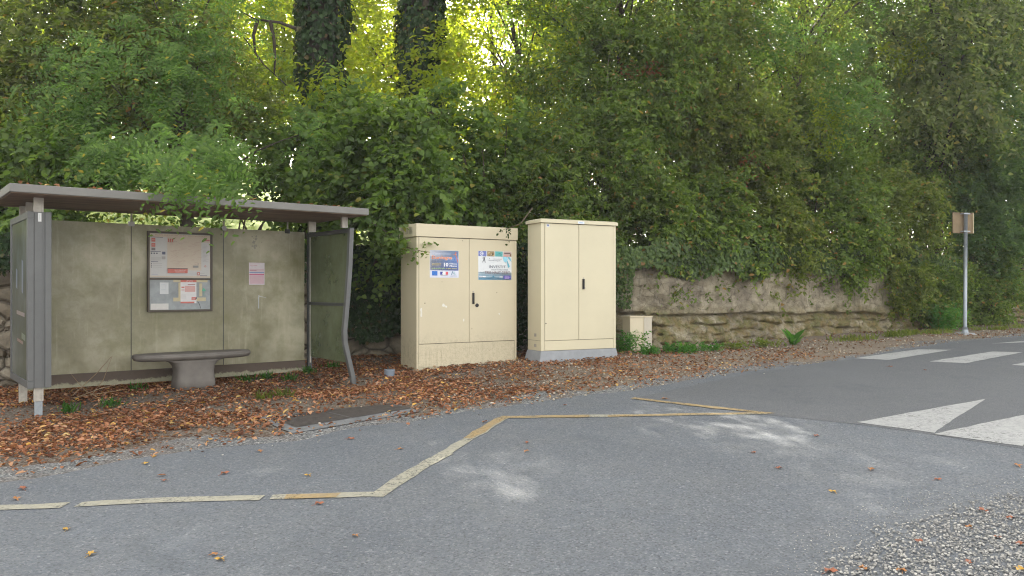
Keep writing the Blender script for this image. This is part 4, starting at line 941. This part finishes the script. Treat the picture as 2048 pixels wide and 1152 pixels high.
    s.rect(.18, h_-.112, .188, h_-.104, gk); s.text('PERIGORD', .25, h_-.118, .36, h_-.104, ink(.4, .4, .42)); s.rect(.362, h_-.116, .388, h_-.106, ink(.6, .3, .22)); s.text('NUMERIQUE', .17, h_-.146, .365, h_-.122, ink(.28, .30, .34))
    s.rect(.17, h_-.158, .28, h_-.156, ink(.5, .6, .6)); s.text('INVESTIT', .175, .168, .455, .206, ink(.13, .14, .18)); s.text('POUR VOTRE AVENIR', .215, .136, .492, .155, ink(.20, .22, .26)); s.text('dans le', .022, .102, .095, .116, ink(.15, .25, .35)); s.text('TRES-HAUT-DEBIT', .10, .085, .525, .126, ink(.22, .15, .18))
    s.poly([(.405, h_-.078), (.47, h_-.078), (.49, h_-.115), (.455, h_-.16), (.42, h_-.14)], ink(.28, .58, .72)); s.poly([(.48, h_-.078), (.53, h_-.082), (.553, h_-.15), (.52, h_-.12)], ink(.18, .46, .58)); s.poly([(.47, h_-.12), (.485, h_-.14), (.515, h_-.20), (.495, h_-.235), (.485, h_-.2)], ink(.12, .40, .52)); s.poly([(.50, h_-.235), (.53, h_-.205), (.52, h_-.2), (.50, h_-.21)], ink(.15, .44, .54))
    s.rect(.015, .036, .12, .056, wt); s.text('FRANCE', .022, .04, .07, .05, ink(.1, .2, .4)); s.rect(.125, .046, .22, .050, ink(.55, .68, .74)); s.rect(.125, .038, .20, .041, ink(.55, .68, .74)); s.disc(.245, .046, .012, ink(.1, .3, .45)); s.rect(.262, .042, .335, .047, ink(.6, .72, .76)); s.rect(.345, .036, .40, .050, wt)
    s.rect(.415, .012, .535, .064, ink(.12, .10, .38)); s.rect(.44, .042, .51, .048, ink(.5, .4, .6)); s.rect(.44, .03, .52, .034, ink(.5, .4, .6)); s.rect(.44, .019, .505, .023, ink(.5, .4, .6))
    s.build('sticker', c, (.953, -.0064, 1.182))
    # scuffs on the doors
    s = Decal()
    for x, z, k in ((.40, .83, 1.3), (.44, .815, 1), (.06, .77, 1), (.065, .71, 1), (.12, .86, .5), (.38, 1.15, .4), (.72, .62, .8), (1.30, .70, .9), (1.26, 1.0, .5), (.7, 1.72, .4), (.85, .5, .5)):
        n_ = 7; s.poly([(x+.022*k*q.uniform(.4, 1)*math.cos(t), z+.03*k*q.uniform(.3, 1)*math.sin(t)) for t in np.linspace(0, 5.4, n_)], ink(.68, .66, .60) if k > .6 else ink(.2, .17, .12))
    s.rect(.055, .68, .078, .80, ink(.66, .63, .56)); s.build('paint_scuff', c, (0, -.0064, 0))
cabinet1()
def cabinet2():
    a = R(28); W, D = 1.285, .395; X0, Y0 = .41, 11.19; zb = .512
    c = empty('utility_cabinet', (X0, Y0, zb), a, label='taller clean beige street cabinet with plain double doors on a grey concrete plinth', cat='cabinet')
    ph = .108; H = 2.495-zb; 
    p = MB(); p.frustum((-.055, W+.04, -.045, D+.05), (-.004, W+.004, -.004, D+.004), -.12, ph); p.build('plinth', M['concrete_blue'], c, bevel=.008)
    b = MB(); b.box(.004, W-.004, .010, D, ph+.001, H-.058); b.build('body', M['cab2'], c, bevel=.006)
    l = MB(); l.box(-.022, W+.022, -.028, D+.02, H-.0575, H-.012); l.frustum((-.022, W+.022, -.028, D+.02), (.02, W-.02, .02, D-.02), H-.0118, H+.004); lo_ = l.build('lid', M['cab2'], c, bevel=.005)
    zd = ph+.148
    for xa, xb in ((0, .058), (W-.040, W)): tr_ = MB(); tr_.box(xa, xb, 0, .0095, ph+.003, H-.060); tr_.build('corner_trim', M['cab2'], c, bevel=.003)
    gm = MB(); gm.box(.05, W-.035, .0062, .0099, ph+.13, H-.059); gm.build('door_seal', M['steel_dark'], c)
    fp_ = MB(); fp_.box(.062, W-.044, .0, .0094, ph+.006, zd-.005); fp_.build('foot_panel', M['cab2'], c, bevel=.002)
    m = .628
    for x0, x1 in ((.062, m-.003), (m+.003, W-.044)):
        d = MB(); d.box(x0, x1, -.006, .006, zd, H-.064); do = d.build('door', M['cab2'], c, bevel=.003)
    rb = MB(); rb.box(m+.006, m+.014, -.0085, -.0062, zd, H-.066); rb.box(x1-.03, x1-.027, -.0075, -.0062, zd, H-.066); rb.build('door_fold', M['cab2'], do)
    h = MB(); h.box(.688, .722, -.020, -.0065, .985, 1.135); h.box(.697, .714, -.032, -.0205, 1.0, 1.12); h.build('handle', M['black'], do, bevel=.003)
    h2 = MB(); h2.box(.716, .7255, -.030, -.0205, .99, 1.02); h2.tube([(.705, -.0065, 1.148), (.705, -.012, 1.148)], .009, 10); h2.build('lock', M['alu'], do)
    k = MB(); k.tube([(.075, -.0065, .50), (.075, -.011, .50)], .008, 10); k.build('door_stud', M['black'], c)
    s = Decal(); s.rect(0, 0, .045, .045, ink(.60, .62, .66)); s.rect(.010, .012, .035, .038, ink(.10, .12, .30)); s.build('data_label', c, (.088, -.0064, H-.118))
    s = Decal(); s.rect(0, 0, .11, .034, ink(.64, .68, .74)); s.text('FIBRE', .02, .009, .09, .024, ink(.12, .25, .5)); s.build('badge', lo_, (.60, -.0285, H-.052))
    v = MB()
    for z in (ph+.20, ph+.05):
        v.box(.0005, .0038, .14, .20, z, z+.045)
        for q in range(3): v.box(-.0005, .0003, .145, .195, z+.006+q*.012, z+.011+q*.012)
    v.build('side_vent', M['alu'], c)
    sb = MB(); sb.box(.0008, .0036, .02, D-.01, ph+.1445, ph+.1475); sb.build('side_seam', M['steel_dark'], c)
cabinet2()
def pedestal_box():
    x, y = gp(1285, 703); z = float(gz(x, y))
    c = empty('meter_box', (x-.02, y, z-.05), R(22), label='small pale beige meter box on the ground between the tall cabinet and the rock bank', cat='meter box')
    k = 12.7/F; W = .30; H = .60
    b = MB(); b.box(-.20, .19, .0, .24, 0, H-.012); b.build('body', M['cab3'], c, bevel=.004)
    l = MB(); l.box(-.21, .045, -.012, .25, H-.011, H+.008); l.box(.048, .20, -.016, .25, H-.015, H+.004); l.build('lid', M['cab3'], c, bevel=.003)
    for z0, z1 in ((.02, .24), (.247, H-.017)):
        d = MB(); d.box(.046, .188, -.012, -.001, z0, z1); do = d.build('door', flat('greyer_beige_panel', (.48, .43, .35), .5, var=.06), c, bevel=.003)
    k = MB(); k.tube([(.12, -.0125, .27), (.12, -.017, .27)], .008, 10); k.build('lock', M['black'], do)
    h = MB(); h.tube([(.07, .10, H+.004), (.07, .10, H+.02), (.15, .10, H+.02), (.15, .10, H+.004)], .005, 6); h.build('lifting_ring', M['black'], c)
pedestal_box()

# ------------------------------------------------------------------ road sign seen from behind
sx, sy = gp(1930, 669); sz_ = float(gz(sx, sy)); kk = sy/F
sg = empty('road_sign', (sx, sy, sz_), R(14), label='square road sign on a galvanised pole seen from its brown back by the crossing', cat='road sign')
Hs = (669-424)*kk
b = MB(); b.frustum((-.16, .16, -.16, .16), (-.12, .12, -.12, .12), -.05, .035); b.build('base_block', M['concrete'], sg, bevel=.01)
b = MB(); b.tube([(0, 0, .03), (0, 0, .14)], [.062, .045], 14); b.build('base_collar', M['galv'], sg, smooth=True)
b = MB(); b.tube([(0, 0, .12), (.008, 0, Hs*.5), (.018, 0, Hs-.02)], .033, 16); b.tube([(.018, 0, Hs-.025), (.018, 0, Hs-.015)], .036, 16); b.build('pole', M['galv'], sg, smooth=True)
pw = .235; zc0, zc1 = Hs-.405, Hs-.01
b = MB(); b.box(-pw+.0, pw-.01, .052, .058, zc0, zc1); po = b.build('sign_plate', M['signback'], sg)
b = MB(); b.box(-pw-.004, -pw+.004, .040, .060, zc0-.004, zc1+.004); b.box(-pw+.0042, pw-.0142, .040, .0515, zc1-.004, zc1+.003); b.box(-pw+.0042, pw-.0142, .040, .0515, zc0-.003, zc0+.004); b.build('rim', M['signback'], po)
b = MB(); b.box(pw-.014, pw+.004, .030, .060, zc0-.004, zc1+.004); b.build('side_rim', M['signedge'], po, bevel=.004)
b = MB()
for z in (zc0+.02, zc1-.035): b.box(-.06, .085, -.040, -.036, z, z+.022); b.box(-.06, -.056, -.0355, .052, z, z+.022); b.box(.081, .085, -.0355, .052, z, z+.022)
b.build('clamp', M['galv'], sg)

# small stub of pipe in the litter
px_, py_ = gp(779, 753)
pc = MB(); n = 20
pc.tube([(0, 0, -.03), (0, 0, .078)], .066, n); pc.tube([(0, 0, .0785), (0, 0, .092)], [.071, .069], n)
o = pc.build('pipe_stub', M['pvc'], smooth=False, loc=(px_, py_, float(gz(px_, py_))))
tag(o, label='short grey plastic pipe stub sticking out of the leaf litter left of the cabinets', cat='pipe stub')

# ------------------------------------------------------------------ litter, gravel, loose leaves
def gz_(P): return gz(P[:, 0], P[:, 1])
def scatter_leaves(P, size, lift, flatn=.35, ratio=.72):
    n = len(P); th = rng.uniform(0, 2*np.pi, n); A = nrm(np.stack([np.cos(th), np.sin(th), rng.normal(size=n)*.22], 1))
    N = nrm(np.stack([rng.normal(size=n)*flatn, rng.normal(size=n)*flatn, np.ones(n)], 1)); s = size*rng.uniform(.6, 1.3, n)
    B = np.column_stack([P, gz_(P)+lift*rng.uniform(0, 1, n)**1.5+.012])
    return leaves(B, A, N, s, s*ratio*rng.uniform(.7, 1.1, n), fold=rng.uniform(.05, .4), curl=.25)
def dens_pts(n, x0, x1, y0, y1, f):
    P = np.column_stack([rng.uniform(x0, x1, n), rng.uniform(y0, y1, n)]); k = rng.uniform(size=n) < f(P); return P[k]
def fbm(P, s, o=0): return np.array([noise.fractal(Vector((float(a)*s, float(b)*s, o)), 1, 2, 4) for a, b in P])
def wy(P): return np.array([wall_y(a) for a in P[:, 0]])
PQ = [gp(*p) for p in ((560, 848), (590, 860), (828, 820), (790, 810), (640, 828))]
def inq(P):
    c = np.zeros(len(P), bool); j = len(PQ)-1
    for i in range(len(PQ)):
        (xi, yi), (xj, yj) = PQ[i], PQ[j]
        c ^= ((yi > P[:, 1]) != (yj > P[:, 1])) & (P[:, 0] < (xj-xi)*(P[:, 1]-yi)/(yj-yi)+xi); j = i
    return c.astype(float)
def dens(P):
    e = P[:, 1]-edge_y(P[:, 0]); nz = fbm(P, .9)
    left = np.interp(P[:, 0], [-7, -1.5, .3, 3], [1, .95, .45, .10])
    ed = np.clip((e-.10-.28*nz+.10*(P[:, 0] > -4))/.5, 0, 1)
    bare = np.exp(-(((P[:, 0]+4.45)/.75)**2+((P[:, 1]-8.15)/.22)**2))*.9 + np.exp(-(((P[:, 0]+2.6)/.35)**2+((P[:, 1]-9.7)/.3)**2))*.8
    # the cover plate stays mostly clear
    c = gp(690, 838); pl_ = np.exp(-((((P[:, 0]-c[0])*.8+(P[:, 1]-c[1])*.6)/.95)**2+(((P[:, 1]-c[1])*.8-(P[:, 0]-c[0])*.6)/.42)**2))*1.0
    return np.where((e > -.05) & (P[:, 1] < wy(P)+.1), left*ed*np.clip(.72+nz*1.5, .12, 1)*(1-np.clip(bare, 0, 1))*(1-pl_)*(1-.93*inq(P)), 0)
lt_ = Leafy()
P = dens_pts(52000, -8, 4.5, 4.6, 13, dens); lt_.add(scatter_leaves(P, .054, .030, .22))
P = dens_pts(90000, -8, 4.5, 4.6, 13, dens); lt_.add(scatter_leaves(P, .030, .014, .25))
P = dens_pts(5000, -7, 2, 4.2, 12, lambda P: np.where((P[:, 1]-edge_y(P[:, 0]) > -.9) & (P[:, 1]-edge_y(P[:, 0]) < .3), .06*np.exp((P[:, 1]-edge_y(P[:, 0]))/.35), 0)); lt_.add(scatter_leaves(P, .055, .008))
# leaves on top of the left wall and the roof edge
n = 1500; x = rng.uniform(-8, -4.5, n); P3 = np.column_stack([x, [wall_y(v)+.1+.5*rng.uniform() for v in x], np.full(n, 1.96)])
th = rng.uniform(0, 6.3, n); lt_.add(leaves(P3, nrm(np.stack([np.cos(th), np.sin(th), rng.normal(size=n)*.3], 1)), nrm(np.stack([rng.normal(size=n)*.4, rng.normal(size=n)*.4, np.ones(n)], 1)), np.full(n, .06), np.full(n, .045)))
rl = Leafy(); n = 60; a_ = rng.uniform(-.15, 3.5, n); b_ = np.where(rng.uniform(size=n) < .5, rng.uniform(-.29, -.2, n), rng.uniform(-.2, 1.0, n)); cu_, su_ = math.cos(UA), math.sin(UA)
P3 = np.column_stack([F0.x+cu_*a_-su_*b_, F0.y+su_*a_+cu_*b_, np.full(n, 2.492)]); th = rng.uniform(0, 6.3, n)
rl.add(leaves(P3, nrm(np.stack([np.cos(th), np.sin(th), rng.uniform(.0, .5, n)], 1)), nrm(np.stack([rng.normal(size=n)*.4, rng.normal(size=n)*.4, np.ones(n)], 1)), rng.uniform(.04, .07, n), np.full(n, .04)))
tag(rl.build('roof_leaves', M['litter']), label='few dry brown leaves lying on the shelter roof', cat='dry leaves', kind='stuff')
tag(lt_.build('leaf_litter', M['litter']), label='thick carpet of rust brown fallen leaves around the shelter and cabinets', cat='leaf litter', kind='stuff')
db = Leafy()
def dens2(P):
    e = P[:, 1]-edge_y(P[:, 0]); nz = fbm(P, 1.1, 4); return np.where((e > -.02) & (P[:, 1] < wy(P)+.1), np.interp(P[:, 0], [-2.5, .5, 2, 9, 14], [.2, .8, .75, .5, .35])*np.clip(.45+nz*1.6, .03, 1), 0)
P = dens_pts(42000, -3, 13, 8, 20, dens2); db.add(scatter_leaves(P, .035, .015))
tag(db.build('leaf_debris', M['debris']), label='brown leaf crumbs strewn over the verge below the rock bank', cat='leaf debris', kind='stuff')
def pebbles(P, r, lift=.3):
    ico = np.array([(0, 0, 1), (.89, 0, .45), (.28, .85, .45), (-.72, .53, .45), (-.72, -.53, .45), (.28, -.85, .45), (.72, .53, -.45), (-.28, .85, -.45), (-.89, 0, -.45), (-.28, -.85, -.45), (.72, -.53, -.45), (0, 0, -1)])
    fc = np.array([(0, 1, 2), (0, 2, 3), (0, 3, 4), (0, 4, 5), (0, 5, 1), (1, 6, 2), (2, 7, 3), (3, 8, 4), (4, 9, 5), (5, 10, 1), (6, 7, 2), (7, 8, 3), (8, 9, 4), (9, 10, 5), (10, 6, 1), (11, 7, 6), (11, 8, 7), (11, 9, 8), (11, 10, 9), (11, 6, 10)])
    n = len(P); s = (r*rng.uniform(.5, 1.5, n))[:, None, None]; th = rng.uniform(0, 6.3, n); sc = rng.uniform(.6, 1.2, (n, 1, 3))*np.array([1, 1, .65])
    v = ico[None]*sc*rng.uniform(.82, 1.12, (n, 12, 1)); x = v[..., 0]*np.cos(th)[:, None]-v[..., 1]*np.sin(th)[:, None]; y = v[..., 0]*np.sin(th)[:, None]+v[..., 1]*np.cos(th)[:, None]
    v = np.stack([x, y, v[..., 2]], -1)*s; v[..., 0] += P[:, 0:1]; v[..., 1] += P[:, 1:2]; v[..., 2] += (gz_(P)+.012)[:, None]+s[:, :, 0]*lift
    return v.reshape(-1, 3), ((np.arange(n)*12)[:, None, None]+fc[None]).reshape(-1, 3)
# near gravel patch, bottom right
GB = np.array([gp(1560, 1250), gp(1625, 1152), gp(1680, 1085), (gp(1790, 1052)), gp(1890, 1018), gp(2048, 985), gp(2400, 930)])
def gdens(P):
    b = np.interp(P[:, 0], GB[:, 0], GB[:, 1]); d = b-P[:, 1]+.12*fbm(P, 2.2, 3); return np.clip(d/.28+.12, 0, 1)*(d > -.5)*np.where(d < 0, .25, 1)
P = dens_pts(60000, .9, 4.6, 1.6, 5.4, gdens); P2 = dens_pts(60000, .4, 4.9, 1.4, 6.2, lambda P: gdens(P-np.array([0, .35]))*.55)
va, fa = pebbles(P, .0062); vb, fb = pebbles(P2, .0032); tag(np_mesh('gravel', np.concatenate([va, vb]), np.concatenate([fa, fb+len(va)]), M['pebble']), label='loose grey gravel spilling onto the asphalt in the near right corner', cat='gravel', kind='stuff')
def gd2(P):
    e = P[:, 1]-edge_y(P[:, 0]); nz = fbm(P, 1.3, 8); return np.where((e > -.08) & (P[:, 1] < wy(P)), np.interp(P[:, 0], [-4, -1, .6, 3, 12], [.03, .12, .9, .6, .35])*np.clip(.5-nz*1.5, .05, 1), 0)
P = dens_pts(36000, -4, 12, 7, 20, gd2); tag(np_mesh('limestone_gravel', *pebbles(P, .013), M['pebble2']), label='pale limestone chips on the verge in front of the tall cabinet', cat='gravel', kind='stuff')
P = dens_pts(5000, -6, 13, 5, 17, lambda P: np.where(np.abs(P[:, 1]-edge_y(P[:, 0])-.1) < .45, .6, 0)); tag(np_mesh('road_edge_grit', *pebbles(P, .007), M['pebble']), label='fine grey grit along the edge of the asphalt', cat='grit', kind='stuff')

# loose leaves on the asphalt, each one a thing
def fallen(kind):
    mb = MB(); k = 14; vs = [(0, 0, .010)]
    for i in range(k):
        a = 2*math.pi*i/k; r = (.036 if i % 2 == 0 else .021)*(1+.25*math.cos(a))*(.8+.4*random.random()); vs.append((r*math.cos(a), r*.85*math.sin(a), .004+.016*abs(math.sin(a*1.5+kind))))
    mb.add(vs, [(0, 1+i, 1+(i+1) % k) for i in range(k)]); mb.tube([(-.02, 0, .008), (-.055, .006, .004)], .0012, 4)
    me = mb.build('fallen_leaf', [flat('fallen_leaf_skin', [(.34, .15, .05), (.46, .27, .05), (.26, .09, .045)][kind], .6, var=.35, scale=30)], None)
    return me
protos = [fallen(i) for i in range(3)]
spotl = [(181, 1113, 1, 'nearest the lower left corner'), (710, 1075, 0, 'alone on bare asphalt below the bend of the zigzag line'), (430, 1113, 0, 'upper of a close pair at the bottom left of the middle'), (442, 1123, 1, 'lower of a close pair at the bottom left of the middle'), (133, 1063, 1, 'below the gap in the line at the far left'),
 (448, 950, 2, 'above the long cream dash'), (329, 964, 2, 'above the left part of the long cream dash'), (617, 954, 1, 'just above the orange patch of the zigzag line'), (799, 901, 0, 'left of the gap in the slanting line'), (637, 1011, 2, 'just below the orange patch of the zigzag line'),
 (46, 981, 2, 'upper of two by the left edge'), (32, 1001, 0, 'lower of two by the left edge'), (1053, 888, 2, 'upper of two right of the slanting line'), (1053, 905, 0, 'lower of two right of the slanting line'), (1742, 942, 0, 'largest below the big white triangles'),
 (1557, 939, 2, 'lower left of the biggest tan leaf'), (1506, 908, 2, 'below the tip of the orange line'), (2034, 934, 0, 'at the right edge under the white triangles'), (1874, 962, 2, 'small and lying right of the biggest tan leaf'), (1666, 987, 1, 'tiny on the open asphalt at the right'),
 (1968, 1026, 2, 'at the far border of the near gravel'), (2019, 1040, 2, 'near the right edge on the far part of the gravel'), (1937, 1058, 0, 'upright on the middle of the near gravel'), (1996, 1079, 2, 'on the near gravel toward the right edge'), (1837, 1086, 2, 'on the left part of the near gravel'),
 (2038, 1092, 2, 'at the right edge halfway down the gravel'), (1937, 1130, 2, 'low on the middle of the near gravel'), (1802, 1147, 0, 'at the bottom edge on the gravel'), (1727, 1142, 0, 'at the bottom edge left of the others on the gravel'), (2038, 1143, 1, 'in the bottom right corner'),
 (1658, 1148, 2, 'at the bottom tip of the gravel patch'), (290, 930, 1, 'on grey grit below the litter at the left'), (520, 905, 0, 'on grey grit left of the iron cover'), (700, 880, 2, 'just before the concrete frame of the cover'), (1330, 800, 0, 'on the upper orange stripe'),
 (1130, 812, 2, 'between orange line and verge'), (1632, 874, 2, 'left of the first white triangle'), (1780, 735, 2, 'left of two below the crossing bars'), (1850, 742, 2, 'right of two below the crossing bars')]
lab = ['curled tan leaf', 'yellow leaf', 'reddish brown leaf']
first = set()
for px, py, k, wh in spotl:
    x, y = gp(px, py); o = protos[k] if k not in first else protos[k].copy()
    if k in first: C.objects.link(o)
    first.add(k); o.location = (x, y, float(gz(x, y))+.007); o.rotation_euler = (0, random.uniform(-.15, .15), random.uniform(0, 6.3)); s = random.uniform(.6, .95); o.scale = (s, s, s)
    tag(o, lab[k]+' '+wh, 'fallen leaf', 'fallen leaves scattered on the asphalt')

# ------------------------------------------------------------------ small plants
def tuft(name, label, cat, px, py, n, h, mat, w=.010, spread=.06, group=None, broad=False, loc=None):
    x, y = gp(px, py) if loc is None else loc
    root = empty(name, (x, y, float(gz(x, y))), label=label, cat=cat, group=group); lf = Leafy()
    O = np.column_stack([rng.normal(size=n)*spread, rng.normal(size=n)*spread*.7, np.zeros(n)]); a = rng.uniform(0, 6.3, n); t = rng.uniform(.15, .9, n)
    D = nrm(np.stack([np.cos(a)*t, np.sin(a)*t, np.ones(n)], 1)); l = h*rng.uniform(.5, 1.15, n)
    if broad:
        lf.add(leaves(O, D, nrm(np.stack([-np.cos(a)*.6, -np.sin(a)*.6, np.ones(n)], 1)), l, l*.36, curl=.35))
    else:
        lf.add(leaves(O, D, rdir(n), l, np.full(n, w), curl=.3))
    lf.build('blades' if not broad else 'leaves', M[mat], root); return root
def bushy(name, label, px, py, n, h, size, mat='weed', group=None, r=.14):
    x, y = gp(px, py); root = empty(name, (x, y, float(gz(x, y))), label=label, cat='weed', group=group)
    lf = Leafy(); a = rng.uniform(0, 6.3, n); t = rng.uniform(0, .8, n); O = np.column_stack([rng.normal(size=n)*r*.6, rng.normal(size=n)*r*.4, np.zeros(n)]); D = nrm(np.stack([np.cos(a)*t, np.sin(a)*t, np.ones(n)], 1))
    lf.add(sprays(O, D, h*rng.uniform(.5, 1.1, n), 16, size, .40, droop=.25)); lf.build('leaves', M[mat], root)
    mb = MB()
    for i in range(0, n, 3): mb.tube([tuple(O[i]), tuple(O[i]+D[i]*h*.7)], [.003, .0015], 4, cap=False)
    mb.build('stem', M['weed'], root)
tg = 'grass tufts in the leaf litter'
for px, py, l in ((138, 826, 'grass tuft beside the left front leg of the shelter'), (222, 815, 'small green tuft in the gravel below the left glass pane'), (276, 783, 'grass tuft at the foot rail left of the bench'), (493, 764, 'grass tuft at the foot rail right of the bench'), (530, 758, 'small grass tuft between bench and right end of the shelter'), (575, 762, 'grass tuft below the right end of the foot rail'), (618, 748, 'weedy tuft at the rear upright of the shelter'), (665, 738, 'bright green tuft under the right side screen'), (568, 795, 'low yellowish tuft in the litter before the shelter'), (900, 731, 'low green tuft at the foot of the left cabinet'), (528, 800, 'sparse yellow green tuft near the iron cover')):
    tuft('grass_tuft', l, 'grass tuft', px, py, 42, .12, 'grass' if py in (795, 800) else 'weed', .007, .05, tg)
tuft('broad_leaved_plant', 'dock plant with broad pale green leaves at the foot of the rock bank', 'plant', 1588, 690, 15, .30, 'weed', broad=True, spread=.03)
bushy('weed_clump', 'feathery green weed growing up in front of the meter box', 1254, 706, 26, .50, .06)
bushy('weed_clump', 'low trailing weed at the right foot of the meter box', 1298, 709, 20, .20, .05)
bushy('weed_clump', 'bright green weed clump at the rock foot right of the meter box', 1362, 706, 34, .21, .055, r=.22)
bushy('weed_clump', 'green weed clump just right of the bright one at the rock foot', 1412, 703, 24, .20, .05, r=.24)
bushy('weed_clump', 'leafy weed hanging round the sign pole foot on its left', 1893, 660, 46, .75, .07, r=.3)
bushy('weed_clump', 'low weed clump in the middle of the rock bank foot', 1470, 699, 22, .16, .045, 'grass', r=.22)
bushy('weed_clump', 'small weed clump left of the broad leaved plant', 1530, 694, 26, .2, .045, 'grass', r=.22)
def grass_strip(label, pxs, n, h):
    W = [gp(*p) for p in pxs]; xs_ = np.array([p[0] for p in W]); ys_ = np.array([p[1] for p in W])
    x = rng.uniform(xs_.min(), xs_.max(), n); y = np.interp(x, xs_, ys_)+rng.normal(size=n)*.16; kp = rng.uniform(size=n) < np.clip(.15+fbm(np.column_stack([x, y]), 1.6, 2)*2.6, .02, 1); x = x[kp]; y = y[kp]; n = len(x); P = np.column_stack([x, y, gz(x, y)])
    a = rng.uniform(0, 6.3, n); t = rng.uniform(.1, .9, n); D = nrm(np.stack([np.cos(a)*t, np.sin(a)*t, np.ones(n)], 1)); lf = Leafy(); l = h*rng.uniform(.4, 1.2, n); lf.add(leaves(P, D, rdir(n), l, np.full(n, .009), curl=.3))
    tag(lf.build('verge_grass', M['grass']), label=label, cat='grass', kind='stuff')
grass_strip('ragged green grass at the foot of the rock bank left of the sign', [(1640, 684), (1740, 678), (1830, 668), (1900, 666)], 2600, .11)
grass_strip('thin grass at the foot of the bank right of the sign', [(1950, 662), (2000, 660), (2048, 655), (2100, 650)], 1300, .09)
# dead stalks at the left end of the foot rail
ds = MB(); x, y = gp(150, 800); zz = float(gz(x, y))
for a, b, c in (((-.12, .1, 0), (.12, .25, .28), (.30, .2, .46)), ((.1, .1, 0), (.22, .18, .2), (.31, .2, .47)), ((-.05, .0, .02), (.2, .05, .06), (.5, .15, .10)), ((.3, .0, 0), (.05, .1, .1), (-.15, .2, .26)), ((0, -.02, .02), (.25, .05, .12), (.42, .2, .16))):
    ds.tube([a, b, c], [.0045, .004, .002], 5)
tag(ds.build('dead_stalk', flat('straw_stalk', (.30, .21, .13), .8, var=.2), loc=(x, y, zz)), label='bunch of dry straw coloured stalks leaning on the left end of the shelter foot rail', cat='dead stalks')

# ------------------------------------------------------------------ morning haze in the air
if HAZE:
    hb = MB(); hb.box(-45, 45, -6, 62, -2.2, 24)
    k = NT('thin_haze'); v = k.n('ShaderNodeVolumePrincipled', {'Color': (.95, .96, 1, 1), 'Density': HAZE, 'Anisotropy': .35}); k.t.links.new(v.outputs[0], k.out.inputs[1])
    tag(hb.build('haze', k.m), label='thin pale haze in the air between the trees', cat='haze', kind='stuff')
